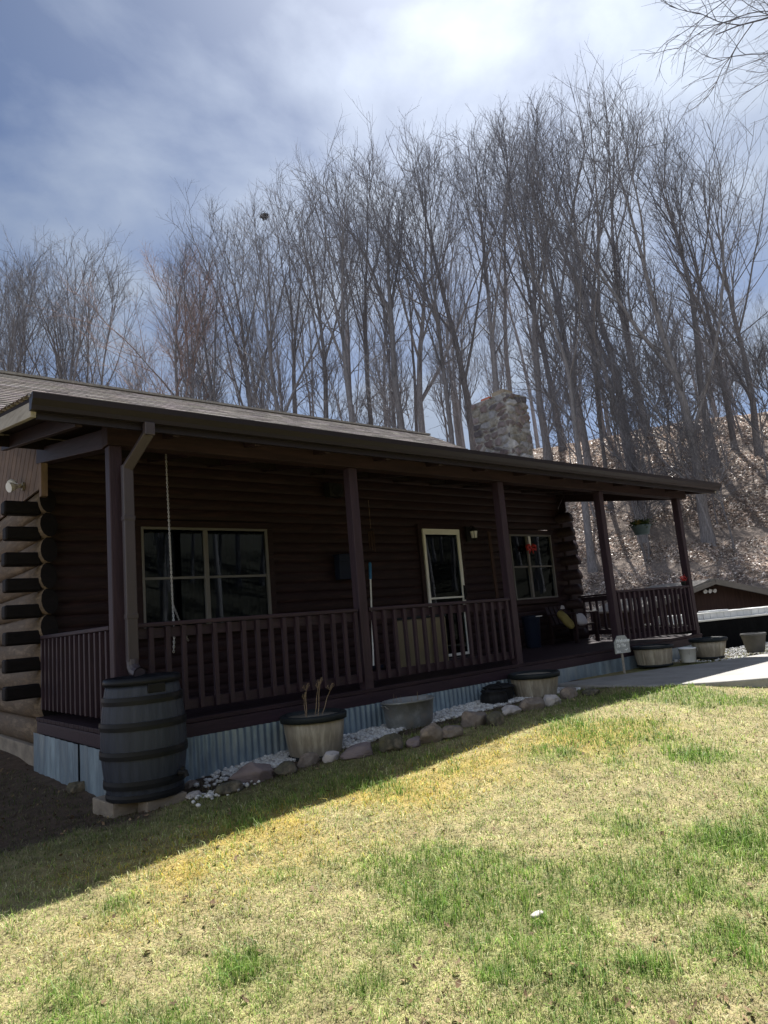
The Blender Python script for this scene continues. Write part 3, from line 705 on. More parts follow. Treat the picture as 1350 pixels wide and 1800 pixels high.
# floodlight on the gable
mb = MB(); fy, fz = 2.85, 2.56
mb.tube([(-.05, fy, fz), (-.072, fy, fz)], .05, 14); mb.tube([(-.07, fy, fz-.01), (-.10, fy-.06, fz-.0)], .016, 8)
fl = part(mb, 'floodlight', M['tan'], smooth=False)
for s in (-1, 1):
    mb = MB(); b = Vector((-.09, fy+.02*s, fz)); d = Vector((-.45, .45*s+.3, -.12 if s < 0 else .35)).normalized()
    mb.tube([b, b+d*.06, b+d*.10, b+d*.145], [.02, .03, .052, .058], 14); mb.build('lamp_head', M['whiteplastic'], fl, smooth=False)
# chimney: stones set in mortar
CHX0, CHX1, CHY0, CHY1, CHZ0, CHZ1 = 9.72, 10.42, 3.50, 4.50, -0.5, 5.36
def stone_face(o, u, v, nrm, W, Hh, seed, big=0.21):
    """voronoi stones on a rectangle (origin o, axes u,v): raised, coloured cells with mortar joints"""
    rng = np.random.default_rng(seed); res = 0.017
    nu, nv = int(W/res), int(Hh/res); U, Vq = np.meshgrid(np.linspace(0, W, nu+1), np.linspace(0, Hh, nv+1), indexing='ij')
    g = max(2, int(W/big)); hgt = max(2, int(Hh/(big*.72)))
    pu = (np.arange(-1, g+1)[:, None]+rng.uniform(.12, .88, (g+2, hgt+2)))*W/g; pv = (np.arange(-1, hgt+1)[None]+rng.uniform(.12, .88, (g+2, hgt+2)))*Hh/hgt
    pu, pv = pu.ravel(), pv.ravel(); d1 = np.full(U.shape, 9.); d2 = d1.copy(); id_ = np.zeros(U.shape, int)
    Uw = U+(fbm(U*9, Vq*9, seed, 2)-.5)*.05; Vw = Vq+(fbm(U*9, Vq*9, seed+7, 2)-.5)*.05
    for i in range(len(pu)):
        d = np.hypot(Uw-pu[i], (Vw-pv[i])*1.35); c = d < d1
        d2 = np.where(c, d1, np.minimum(d2, d)); id_ = np.where(c, i, id_); d1 = np.where(c, d, d1)
    e = d2-d1; w = sstep((e-.012)/.045)
    hgt_ = w*(0.035+0.05*rng.random(len(pu))[id_])+fbm(U*14, Vq*14, seed+3, 3)*.012
    edge = np.minimum(np.minimum(U, W-U), np.minimum(Vq+1, Hh-Vq+1)); hgt_ *= sstep(edge/.03)
    pal = np.array([.90, .94, 1.0])*np.array([[.17, .13, .125], [.30, .265, .25], [.25, .225, .19], [.12, .105, .11], [.38, .36, .355], [.21, .17, .165], [.28, .27, .275]])
    cc = pal[rng.integers(0, 7, len(pu))]*rng.uniform(.8, 1.2, len(pu))[:, None]
    C = cc[id_]*w[..., None]+np.array([.33, .325, .32])*(1-w[..., None])
    P = np.array(o)+U[..., None]*np.array(u)+Vq[..., None]*np.array(v)+hgt_[..., None]*np.array(nrm)
    idx = np.arange(P.shape[0]*P.shape[1]).reshape(P.shape[:2])
    Fq = np.stack([idx[:-1, :-1].ravel(), idx[1:, :-1].ravel(), idx[1:, 1:].ravel(), idx[:-1, 1:].ravel()], 1)
    return P.reshape(-1, 3), Fq, C.reshape(-1, 3)
def chimney():
    PV, PF, PC = [], [], []; n = 0; W, D = CHX1-CHX0, CHY1-CHY0; zb = 2.6; Hh = CHZ1-zb
    for o, u, nr, w, sd in (((CHX0, CHY0, zb), (1, 0, 0), (0, -1, 0), W, 41), ((CHX0, CHY1, zb), (0, -1, 0), (-1, 0, 0), D, 42), ((CHX1, CHY0, zb), (0, 1, 0), (1, 0, 0), D, 43), ((CHX1, CHY1, zb), (-1, 0, 0), (0, 1, 0), W, 44)):
        P, Fq, C = stone_face(o, u, (0, 0, 1), nr, w, Hh, sd); PV.append(P); PF.append(Fq+n); PC.append(C); n += len(P)
    ch = mesh_np('chimney', np.concatenate(PV), [np.concatenate(PF)], M['stone'], cabin, smooth=True, cols=np.concatenate(PC)); ch.location = OFF
    mb = MB(); mb.box(CHX0+.02, CHX1-.02, CHY0+.02, CHY1-.02, CHZ0, 2.62); mb.build('chimney_base', M['block'], ch)
    mb = MB(); mb.box(CHX0-.02, CHX1+.02, CHY0-.02, CHY1+.02, CHZ1-.015, CHZ1+.03); mb.build('mortar_cap', M['concrete'], ch, bevel=0.01)
    for x, y_, h, s, m in ((10.05, 3.86, .16, .17, 'block'), (10.03, 4.25, .12, .13, 'clay')):
        mb = MB(); t = .03; z = CHZ1+.031
        mb.box(x-s, x+s, y_-s, y_-s+t, z, z+h); mb.box(x-s, x+s, y_+s-t, y_+s, z, z+h); mb.box(x-s, x-s+t, y_-s+t, y_+s-t, z, z+h); mb.box(x+s-t, x+s, y_-s+t, y_+s-t, z, z+h)
        mb.build('flue', M[m], ch, bevel=0.006)
chimney()

# ------------------------------------------------------------------ things around the porch
def thing(name, loc, label, cat, rz=0, group=None): return empty(name, loc, rz, label, cat, group)

# rain barrel on blocks
BX, BY = 0.0, -0.50; bz = -0.43
t = thing('rain_barrel', (BX, BY, bz), 'dark grey stave rain barrel with black hoops below the downspout', 'barrel')
prof = []
for i in range(25):
    q = i/24; prof.append((0.255+0.048*math.sin(PI*(q*0.93+0.03)), q*0.80))
mb = MB(); mb.lathe([(.245, 0)]+prof+[(.24, .798), (.23, .77)], 120, groove=6, gd=0.005); mb.build('body', M['barrel'], t, smooth=True)
for q in (0.035, .145, .40, .645, .865):
    r = 0.255+0.048*math.sin(PI*(q*0.93+0.03)); z = q*0.80; w = .028 if q > .05 else .022
    mb = MB(); mb.lathe([(r-.004, z-w), (r+.010, z-w), (r+.012, z), (r+.008, z+w), (r-.004, z+w)], 96); mb.build('hoop', M['hoop'], t, smooth=False)
mb = MB(); mb.lathe([(.246, .795), (.276, .798), (.280, .82), (.274, .845), (.256, .852), (.222, .828), (.05, .832)], 72); mb.build('lid', M['hoop'], t, smooth=True)
mb = MB(); a0 = -1.35; mb.box(-.065, .065, -.277, -.255, .735, .80); mb.build('overflow_slot', M['black'], t, bevel=0.006)
mb = MB(); a = -1.0; cx_, cy_ = .285*math.cos(a), .305*math.sin(a)
mb.tube([(cx_, cy_, .15), (cx_*1.17, cy_*1.17, .15), (cx_*1.2, cy_*1.2, .12)], [.024, .020, .018], 12); mb.tube([(cx_*1.09, cy_*1.09, .16), (cx_*1.09, cy_*1.09, .19)], .012, 8)
mb.build('spigot', M['iron'], t)
for i, (x, y, w, d, rz, lab) in enumerate(((.06, -.66, .31, .15, .10, 'front concrete block under the rain barrel'), (-.18, -.38, .19, .39, .05, 'left concrete block under the rain barrel'), (.18, -.33, .19, .30, -.1, 'concrete block under the right back of the rain barrel'))):
    mb = MB(); mb.box(-w/2, w/2, -d/2, d/2, -.19, -.002 if i else -.003)
    o = mb.build('concrete_block', M['block'], bevel=0.008, loc=(x, y, bz)); o.rotation_euler.z = rz; tag(o, lab, 'concrete block', 'blocks holding up the rain barrel')

def half_barrel(loc, r0, r1, h, label, wall='tan', rim='rim', plank=False, dead=False, sx=1, name='planter', soil=True, rimh=.055):
    t = thing(name, loc, label, 'planter')
    mb = MB(); mb.lathe([(r0*.97, 0), (r0, .01), (r0+(r1-r0)*.5+.006, h*.5), (r1, h-rimh*.5)], 96, groove=8 if plank else 12, gd=.006 if plank else .003, sx=sx); mb.build('body', M[wall], t, smooth=not plank)
    mb = MB(); mb.lathe([(r1-.002, h-rimh), (r1+.018, h-rimh), (r1+.022, h-.01), (r1+.012, h), (r1-.02, h), (r1-.03, h-.05), (r1-.03, h-.09)], 72, sx=sx); mb.build('rim', M[rim], t, smooth=True)
    mb = MB(); mb.lathe([(r0-.002, 0), (r0+.012, 0), (r0+.014, .025), (r0+.002, .03)], 72, sx=sx); mb.build('base_band', M[rim], t, smooth=True)
    if soil:
        mb = MB(); mb.lathe([(r1-.04, h-.075), (r1*.5, h-.06), (.01, h-.055)], 32, sx=sx); mb.build('soil', M['soil'], t, smooth=True)
    return t
def lathe_r(mb, *a, **k): return mb.lathe(*a, **k)
t = half_barrel((1.53, -.46, -.445), .225, .275, .365, 'tan half barrel planter with dark rim and three dead stems', soil=True)
for (x, y, hx, h, hw) in ((-.11, -.05, .02, .27, .035), (.03, -.02, .05, .30, .03), (.10, .04, .13, .23, .04), (.05, .06, .06, .26, .025), (-.02, .1, .0, .18, .02)):
    mb = MB(); pts = [(x, y, .30), (x+hx*.4, y-.004, .30+h*.4), (x+hx*.7, y+.006, .30+h*.75), (x+hx, y, .30+h)]
    mb.tube(pts, [.0045, .0038, .003, .002], 6)
    for k in range(11):
        a = k*2.4; e = (x+hx+hw*math.cos(a)*(.5+.05*k), y+hw*math.sin(a)*(.5+.05*k), .30+h+.03+.012*(k % 3)); mb.tube([pts[-1], e], [.0013, .001], 4)
        mb.tube([e, (e[0]+.004, e[1], e[2]+.008)], [.002, .0014], 5)
    mb.build('dead_stem', M['stem'], t)
# galvanised tub
t = thing('wash_tub', (2.74, -.36, -.445), 'old galvanised oval tub of dead growth between rocks and skirting', 'tub')
mb = MB(); mb.lathe([(.20, 0), (.215, .005), (.235, .16), (.25, .30), (.262, .30), (.262, .315), (.25, .32), (.24, .31), (.232, .20)], 64, sx=1.18, sy=.82); mb.build('body', M['galv2'], t, smooth=True)
mb = MB(); mb.lathe([(.235, .235), (.15, .26), (.02, .27)], 32, sx=1.15, sy=.8); mb.build('soil', M['soil'], t, smooth=True)
for s in (-1, 1):
    mb = MB(); mb.tube([(s*.297, -.04, .26), (s*.325, -.03, .29), (s*.325, .03, .29), (s*.297, .04, .26)], .006, 6); mb.build('handle', M['galv2'], t)
for k in range(22):
    if k % 2: continue
    a = k*2.39; rr = .05+.012*k
    mb = MB() if k == 0 else mb
    mb.tube([(rr*math.cos(a), rr*.6*math.sin(a), .25), (rr*math.cos(a)+.02*math.sin(k), rr*.6*math.sin(a), .33+.05*math.sin(k*1.7)**2)], [.003, .001], 4)
mb.build('dead_growth', M['stem'], t)
# black kettle pot with ladle-like pitcher
t = thing('iron_pot', (4.02, -.36, -.40), 'black ribbed iron pot with bail handle beside the plank planter', 'pot')
pr = [(.10, 0), (.135, .02), (.155, .08), (.15, .14), (.13, .175), (.145, .19), (.14, .197), (.12, .18), (.11, .12)]
mb = MB(); mb.lathe(pr, 60, groove=4, gd=.006); mb.build('body', M['iron'], t, smooth=True)
mb = MB(); mb.tube([(.15*math.cos(a), -.02, .17+.09*math.sin(a)) for a in np.linspace(PI*1.05, -.05*PI, 11)], .006, 6); mb.build('handle', M['iron'], t)
t = thing('black_pan', (4.28, -.22, -.405), 'shallow black lidded pan standing behind the ribbed iron pot', 'pan')
mb = MB(); mb.lathe([(.13, 0), (.15, .02), (.165, .17), (.172, .19), (.165, .2)], 40); mb.build('body', M['iron'], t, smooth=True)
mb = MB(); mb.lathe([(.185, .201), (.19, .21), (.12, .235), (.03, .245), (.02, .265), (.005, .27)], 40); mb.build('lid', M['iron'], t, smooth=True)
half_barrel((4.74, -.38, -.385), .235, .285, .30, 'wooden plank half barrel planter with dark rim beside the patio slab', plank=True)
half_barrel((7.55, -.345, -.306), .235, .27, .29, 'weathered wooden half barrel planter standing beside the white bucket', plank=True, rimh=.04)
# bucket
t = thing('bucket', (8.02, -.62, -.306), 'small white plastic bucket by the end of the porch skirting', 'bucket')
mb = MB(); mb.lathe([(.095, 0), (.10, .005), (.118, .19), (.125, .19), (.125, .205), (.118, .21), (.11, .20), (.10, .03)], 40); mb.build('body', M['whiteplastic'], t, smooth=True)
mb = MB(); mb.tube([(.127*math.cos(a), .127*math.sin(a)*.3-.10, .185-.10*math.sin(a)) for a in np.linspace(0, PI, 10)], .003, 5); mb.build('handle', M['chain'], t)
# right pots
half_barrel((8.62, -.66, -.306), .19, .255, .30, 'wide tan flared planter with dark rim in front of the black draped table', rimh=.05)
M['greypot'] = mat('grey_pot_clay', (0.15, 0.145, 0.14), (0.09, 0.088, 0.086), 5, rough=0.8, bump=0.2, spec=0.1)
t = thing('grey_pot', (9.46, -.98, -.306), 'plain grey flared pot at the right end of the planters', 'planter')
mb = MB(); mb.lathe([(.12, 0), (.125, .005), (.175, .26), (.185, .26), (.186, .29), (.175, .295), (.165, .26), (.13, .05)], 48); mb.build('body', M['greypot'], t, smooth=True)
mb = MB(); mb.lathe([(.165, .255), (.08, .265), (.01, .268)], 24); mb.build('soil', M['soil'], t, smooth=True)
# sign on a stake
t = thing('welcome_sign', (6.74, -.36, -.31), 'small pale house shaped welcome sign on a stake below the fourth post', 'sign', rz=-.15)
mb = MB(); pl = [(-.15, .26), (.15, .26), (.15, .415), (.075, .50), (-.075, .50), (-.15, .415)]
n = 6; mb.add([(x, -.009, z) for x, z in pl]+[(x, .009, z) for x, z in pl], [tuple(range(n)), tuple(range(2*n-1, n-1, -1))]+[(i, n+i, n+(i+1) % n, (i+1) % n) for i in range(n)])
mb.build('board', M['sign'], t, bevel=0.003)
mb = MB(); mb.box(-.014, .014, .0095, .028, -.15, .30); mb.build('stake', M['rake'], t)
def text(s, x, z, size, parent):
    cu = bpy.data.curves.new('lettering', 'FONT'); cu.body = s; cu.size = size; cu.align_x = 'CENTER'; cu.extrude = .0015; cu.shear = .25; cu.offset = .0016
    o = bpy.data.objects.new('lettering', cu); COL.objects.link(o); o.parent = parent; o.location = (x, -.0112, z); o.rotation_euler = (PI/2, 0, 0); cu.materials.append(M['signink'])
    dg = bpy.context.evaluated_depsgraph_get(); me = bpy.data.meshes.new_from_object(o.evaluated_get(dg))
    m2 = bpy.data.objects.new('lettering', me); COL.objects.link(m2); m2.parent = parent; m2.location = o.location; m2.rotation_euler = o.rotation_euler
    bpy.data.objects.remove(o); m2.name = 'lettering'
    return m2
text('Welcome', .01, .408, .070, t); text('To The', -.03, .345, .062, t)
mb = MB()
mb.tube([(-.125, -.0105, .325), (-.122, -.0105, .275), (-.10, -.0105, .276), (-.097, -.0105, .305), (-.09, -.0105, .278), (-.072, -.0105, .278), (-.066, -.0105, .300), (-.058, -.0105, .277), (-.03, -.0105, .272)], .0042, 5)
mb.tube([(.035, -.0105, .300), (.05, -.0105, .308), (.06, -.0105, .295), (.08, -.0105, .305), (.09, -.0105, .32)], .006, 5)
mb.build('script_line', M['signink'], t)

# hanging chain of the old swing
t = thing('hanging_chain', (.885, 1.0, 2.62), 'long steel swing chain hanging forked from the porch ceiling before the wide window', 'chain')
def chain(mb, a, b, r=.0042, l=.030):
    a = Vector(a); b = Vector(b); d = b-a; n = max(2, int(d.length/(l*.74))); u = d.normalized(); s = u.cross(Vector((.3, .9, .1))).normalized(); w = u.cross(s)
    for i in range(n):
        c = a+d*((i+.5)/n); e = s if i % 2 else w; pts = []
        for k in range(9):
            an = 2*PI*k/8; pts.append(c+u*(math.cos(an)*l*.5)+e*(math.sin(an)*l*.26))
        mb.tube(pts, r*.7, 5, cap=False)
mb = MB(); chain(mb, (0, 0, 0), (.012, 0, -1.60)); mb.build('upper_chain', M['chain'], t)
mb = MB(); chain(mb, (.012, 0, -1.60), (-.035, -.12, -1.90)); chain(mb, (-.035, -.12, -1.90), (-.05, -.125, -2.08)); mb.build('lower_chain', M['chain'], t)
mb = MB(); chain(mb, (.012, 0, -1.60), (.12, .10, -1.77)); chain(mb, (.12, .10, -1.77), (.22, .13, -1.98)); mb.build('lower_chain', M['chain'], t)
mb = MB(); mb.tube([(0, 0, .0), (0, 0, .10)], .008, 8); mb.tube([(.02*math.cos(a), 0, .0+.02*math.sin(a)) for a in np.linspace(0, 2*PI, 12)], .005, 6); mb.build('hook', M['iron'], t)

# mop leaning on the wall
t = thing('mop', (4.20, 2.0, 0), 'white handled mop with bright blue grip leaning behind the second post', 'mop')
b = Vector((0, -.02, .05)); e = Vector((.265, .20, 1.54)); dd = e-b
mb = MB(); mb.tube([b, b+dd*.83], .0125, 10); mb.build('pole', M['white'], t)
mb = MB(); mb.tube([b+dd*.83, b+dd*.845, b+dd*.985, e], [.018, .023, .023, .016], 12); mb.build('grip', M['blue'], t)
mb = MB(); mb.bar((-.15, -.02, .04), (.15, -.02, .04), .07, .05); mb.build('head', M['navy'], t, bevel=0.006)
# tan cabinet behind railing
t = thing('tan_cabinet', (4.08, .80, 0), 'tan upright cabinet panel standing behind the second railing', 'cabinet')
mb = MB(); mb.box(-.29, .29, -.16, .16, .03, .66); mb.build('body', M['olive'], t, bevel=0.008)
mb = MB(); mb.box(-.30, .30, -.175, .17, .661, .69); mb.build('top', M['rim'], t, bevel=0.005)
for s in (-1, 1):
    mb = MB(); mb.box(s*.145-.13, s*.145+.13, -.172, -.1605, .06, .64); mb.build('door_panel', M['olive'], t, bevel=0.004)
mb = MB(); mb.box(-.28, .28, -.15, .15, .002, .029); mb.build('plinth', M['rim'], t)
# doormat crate / bins
t = thing('dark_bin', (7.62, 1.86, 0), 'tall navy bin with pale lid edge below the right window', 'bin')
mb = MB(); mb.lathe([(.12, .002), (.125, .01), (.155, .50), (.16, .51)], 32); mb.build('body', M['navy'], t, smooth=True)
mb = MB(); mb.lathe([(.165, .511), (.168, .525), (.155, .54), (.03, .55)], 32); mb.build('lid', M['navy'], t, smooth=True)
mb = MB(); mb.box(-.06, .10, -.172, -.16, .518, .53); mb.build('lid_latch', M['whiteplastic'], t)
# chair with yellow bag and cushion
t = thing('porch_chair', (8.72, 1.80, 0), 'dark wooden porch armchair beneath the right window', 'chair')
mb = MB(); mb.box(-.30, .30, -.27, .27, .28, .32); mb.build('seat', M['log'], t, bevel=0.006)
mb = MB(); 
for k in range(5): mb.bar((-.26+.13*k, .24, .33), (-.26+.13*k, .36, .66), .09, .02, up=(0, 1, 0))
mb.build('backrest', M['log'], t, bevel=0.004)
for sx in (-.31, .31):
    mb = MB(); mb.box(sx-.045, sx+.045, -.33, .28, .50, .525); mb.build('armrest', M['wood_y'], t, bevel=0.006)
    for sy in (-.27, .25):
        mb = MB(); mb.box(sx-.028, sx+.028, sy-.03, sy+.03, 0.002, .499); mb.build('leg', M['log'], t, bevel=0.004)
def cushion(t, name, m, sx, sy, sz):
    bm = bmesh.new(); bmesh.ops.create_icosphere(bm, subdivisions=4, radius=1)
    for v in bm.verts:
        c = v.co; q = 3.2; k = (abs(c.x)**q+abs(c.y)**q+abs(c.z)**2)**(1/ q)
        v.co = Vector((c.x/k*sx, c.y/k*sy, c.z/k*sz))*(1+.04*math.sin(c.x*9)*math.sin(c.y*7))
    me = bpy.data.meshes.new(name); bm.to_mesh(me); bm.free(); me.polygons.foreach_set('use_smooth', [True]*len(me.polygons)); me.materials.append(M[m])
    o = bpy.data.objects.new(name, me); COL.objects.link(o); o.parent = t; return o
t = thing('yellow_bag', (8.13, 1.58, .40), 'olive yellow bag leaning over the left arm of the porch chair', 'bag')
o = cushion(t, 'sack', 'yellow', .08, .19, .055); o.rotation_euler = (rad(62), rad(-24), rad(-12)); o.location = (.09, 0, .02)
mb = MB(); mb.tube([(-.02, -.02, .21), (-.01, -.03, .26), (.03, -.02, .25), (.04, -.02, .21)], .02, 8); o = mb.build('tied_top', M['pillow'], t)
t = thing('cushion', (8.62, 1.56, .40), 'pale round ended cushion lying on the porch chair seat', 'cushion')
o = cushion(t, 'pad', 'pillow', .15, .12, .06); o.rotation_euler = (rad(58), 0, 0)
# board leaning
mb = MB(); mb.bar((7.20, 2.16, .02), (7.22, 2.235, 2.06), .07, .022, up=(0, 1, 0)); o = mb.build('leaning_board', M['shed'], None, bevel=0.004)
tag(o, 'long narrow brown board leaning on the wall left of the third post', 'board')
# small dark wall box and wind chime near second post
t = thing('wall_box', (4.02, 2.27, 1.30), 'dark mailbox hung on the log wall left of the second post', 'mailbox')
mb = MB(); mb.box(-.16, .16, -.13, .0, 0, .34); mb.build('body', M['navy'], t, bevel=0.012)
mb = MB(); mb.bar((-.165, -.135, .30), (.165, -.135, .30), .02, .1); mb.bar((-.17, -.07, .352), (.17, -.07, .352), .16, .02); mb.build('lid', M['navy'], t, bevel=0.004)
mb = MB(); mb.tube([(.155, -.14, .33), (.155, -.15, .34)], .008, 8); mb.build('latch', M['chain'], t)
t = thing('wall_speaker', (3.90, 2.27, 2.50), 'small square black speaker high on the wall left of the second post', 'speaker')
mb = MB(); mb.box(-.12, .12, -.14, 0, 0, .20); mb.build('case', M['iron'], t, bevel=0.01)
mb = MB(); mb.tube([(0, -.141, .10), (0, -.152, .10)], [.085, .075], 24); mb.build('cone', M['black'], t)
t = thing('wind_chime', (4.47, 2.12, 2.02), 'small bamboo wind chime hanging beside the second post', 'wind chime')
mb = MB(); mb.tube([(0, 0, 0), (0, 0, .45)], .002, 5); mb.build('cord', M['stem'], t)
mb = MB(); mb.lathe([(.05, -.01), (.052, 0), (.02, .012)], 20); mb.build('top_disc', M['log'], t)
for k in range(6):
    a = k*PI/3; l = .20+.02*k; mb = MB(); mb.tube([(.04*math.cos(a), .04*math.sin(a), -.03), (.04*math.cos(a), .04*math.sin(a), -.03-l)], .008, 8); mb.build('tube', M['shed'], t)
# window bow ornament
t = thing('window_ornament', (8.31, 2.235, 1.99), 'red bow with white ribbon hanging on the right window', 'ornament')
mb = MB(); mb.box(-.03, .03, -.012, -.008, -.19, -.01); mb.build('ribbon', M['whiteplastic'], t)
mb = MB()
for s in (-1, 1):
    mb.tube([(0, -.02, -.22), (s*.06, -.03, -.17), (s*.12, -.03, -.19), (s*.11, -.03, -.26), (s*.05, -.025, -.25), (0, -.02, -.22)], [.012, .026, .03, .028, .02, .012], 8)
    mb.tube([(0, -.02, -.22), (s*.04, -.025, -.28), (s*.06, -.02, -.33)], [.012, .015, .012], 6)
mb.build('bow', M['red'], t, smooth=True)
# hanging basket
t = thing('hanging_basket', (9.55, 0.68, 1.80), 'blue grey hanging basket of plants at the far end of the porch', 'hanging basket')
mb = MB(); mb.lathe([(.10, 0), (.12, .0), (.165, .14), (.175, .14), (.175, .165), (.165, .165), (.15, .10)], 48); mb.build('pot', M['bluepot'], t, smooth=True)
for k in range(3):
    a = k*2*PI/3+.4; mb = MB(); mb.tube([(.17*math.cos(a), .17*math.sin(a), .16), (0, 0, .56)], .0025, 5); mb.build('hanger', M['iron'], t)
mb = MB(); mb.tube([(0, 0, .555), (0.02, 0, .64)], .006, 6); mb.build('hook', M['iron'], t)
def leafy(rng, n, rx, ry, rz, ls):
    V_, F_ = [], []
    for i in range(n):
        p = rng.normal(0, .5, 3)*np.array([rx, ry, rz]); d = rng.normal(0, 1, 3); d /= np.linalg.norm(d); e = np.cross(d, rng.normal(0, 1, 3)); e /= np.linalg.norm(e)
        b = len(V_); V_ += [p-d*ls, p+e*ls*.4, p+d*ls, p-e*ls*.4]; F_.append((b, b+1, b+2, b+3))
    return np.array(V_), np.array(F_)
vv, ff = leafy(np.random.default_rng(4), 420, .16, .16, .075, .030); vv[:, 2] += .20
mesh_np('foliage', vv, [ff], M['leafgreen'], t)
vv, ff = leafy(np.random.default_rng(5), 40, .05, .04, .04, .022); vv += np.array([-.15, -.03, .21]); mesh_np('flower', vv, [ff], M['yellow'], t)
# red flower on the rail by the last post
t = thing('red_flowers', (9.44, .0, .826), 'small pot of red flowers on the rail against the fifth post', 'flower pot')
mb = MB(); mb.lathe([(.03, 0), (.032, .0), (.042, .06), (.046, .06), (.046, .072), (.03, .07)], 20); mb.build('pot', M['rim'], t, smooth=True)
vv, ff = leafy(np.random.default_rng(6), 150, .05, .045, .05, .016); vv[:, 2] += .12; mesh_np('flower', vv, [ff], M['red'], t)
# table draped in black with trays
TX, TY, TR = 11.9, .55, rad(-22)
t = thing('draped_table', (TX, TY, -.42), 'long table draped to the ground in black behind the planters', 'table', rz=TR)
mb = MB(); W_, D_, H_ = 1.55, .42, .56
vs = []; fs = []; ring = []
peri = [(-W_, -D_), (W_, -D_), (W_, D_), (-W_, D_)]
for i in range(4):
    a = Vector((*peri[i], 0)); b = Vector((*peri[(i+1) % 4], 0)); n = 40 if i % 2 == 0 else 14
    for k in range(n): ring.append(a+(b-a)*k/n)
n = len(ring)
for lv, (z, s, fl_) in enumerate(((H_, 1, 0), (H_*.6, 1.01, .012), (.02, 1.03, .03))):
    for k, p in enumerate(ring): q = 1+fl_*math.sin(k*1.7); vs.append((p.x*s*q, p.y*s*(1+2*fl_*math.sin(k*1.7)), z))
for lv in range(2):
    for k in range(n): fs.append((lv*n+k, (lv+1)*n+k, (lv+1)*n+(k+1) % n, lv*n+(k+1) % n))
fs.append(tuple(range(n))); mb.add(vs, fs); mb.build('drape', M['drape'], t, smooth=False)
mb = MB(); mb.box(-W_-.02, W_+.02, -D_-.02, D_+.02, H_+.004, H_+.034); mb.build('tabletop', M['white'], t, bevel=0.004)
def tray(x, w, label, lid):
    mat_ = Matrix.Rotation(TR, 4, 'Z'); p = mat_ @ Vector((x, -.05, 0))
    t2 = thing('seed_tray', (TX+p.x, TY+p.y, -.42+H_+.036), label, 'tray', rz=TR, group='seed trays on the draped table')
    h = .10; mb = MB(); mb.box(-w, w, -.24, .24, 0, .012); mb.box(-w, w, -.24, -.225, .0121, h); mb.box(-w, w, .225, .24, .0121, h); mb.box(-w, -w+.015, -.2249, .2249, .0121, h); mb.box(w-.015, w, -.2249, .2249, .0121, h)
    n = int(w*2/.16)
    for k in range(n+1): xx = -w+2*w*k/n; mb.box(xx-.008, xx+.008, -.252, -.2402, .0, h)
    mb.build('tray_box', M['whiteplastic'], t2)
    mb = MB(); mb.box(-w-.012, w+.012, -.258, .258, h+.001, h+.022); mb.build('lid', M['white'], t2, bevel=0.004)
    if lid: mb = MB(); mb.box(-w*.6, w*.25, -.15, .15, h+.023, h+.05); mb.build('folded_sheet', M['whiteplastic'], t2, bevel=0.01)
tray(-1.13, .36, 'shortest white lidded tray at the left end of the draped table', False)
tray(-.17, .56, 'white lidded tray with a folded sheet on its lid', True)
tray(1.0, .56, 'plain white lidded tray at the right end of the draped table', False)
# hand pump
t = thing('water_spout', (10.2, .25, -.40), 'black curved garden hand pump beside the porch end', 'pump')
mb = MB(); mb.tube([(0, 0, 0), (0, 0, .36), (.02, -.01, .44), (.0, -.02, .49), (-.05, -.03, .50), (-.09, -.04, .46)], [.022, .022, .02, .019, .018, .016], 10); mb.build('pipe', M['iron'], t, smooth=True)
mb = MB(); mb.tube([(-.11, -.05, .50), (.0, 0, .555)], .012, 8); mb.build('lever', M['chain'], t)
t = thing('white_basin', (9.98, .30, -.40), 'small white basin on a short stand beside the hand pump', 'basin')
mb = MB(); mb.lathe([(.04, .30), (.07, .31), (.12, .37), (.13, .37), (.125, .38), (.07, .33)], 28); mb.build('bowl', M['white'], t, smooth=True)
mb = MB(); mb.tube([(0, 0, 0), (0, 0, .30)], .03, 8); mb.build('stand', M['iron'], t)
# shed
SHX, SHY, SHR = 14.35, 1.95, rad(-33)
t = thing('shed', (SHX, SHY, -.55), 'low dark brown gabled shed at the foot of the leafy hill', 'shed', rz=SHR)
hw, ez, az_, dp = 1.75, .98, 1.47, 2.4
n = 5; pl = [(-hw, 0), (hw, 0), (hw, ez), (0, az_), (-hw, ez)]
mb = MB(); mb.add([(x, 0, z) for x, z in pl]+[(x, dp, z) for x, z in pl], [tuple(range(n)), tuple(range(2*n-1, n-1, -1))]+[(i, n+i, n+(i+1) % n, (i+1) % n) for i in range(n)]); mb.build('walls', M['shed'], t)
sl = (az_-ez)/hw
for s in (-1, 1):
    mb = MB(); mb.bar((s*(hw+.25), dp/2-.1, ez-sl*.25+.045), (s*.002, dp/2-.1, az_+.045), dp+.5, .05, up=(-s*sl, 0, 1)); mb.build('roof', M['shedroof'], t)
    mb = MB(); mb.bar((s*(hw+.25), -.372, ez-sl*.25-.02), (s*.004, -.372, az_-.02), .04, .10); mb.build('barge_board', M['shedroof'], t)
mb = MB(); mb.box(-.06, .06, -.08, 0, az_-.26, az_-.16); fx = mb.build('light_fixture', M['black'], t)
for s in (-1, 0, 1):
    mb = MB(); mb.tube([(s*.11, -.05, az_-.20), (s*.12, -.13, az_-.22)], [.02, .05], 10); mb.build('lamp_head', M['whiteplastic'], fx)

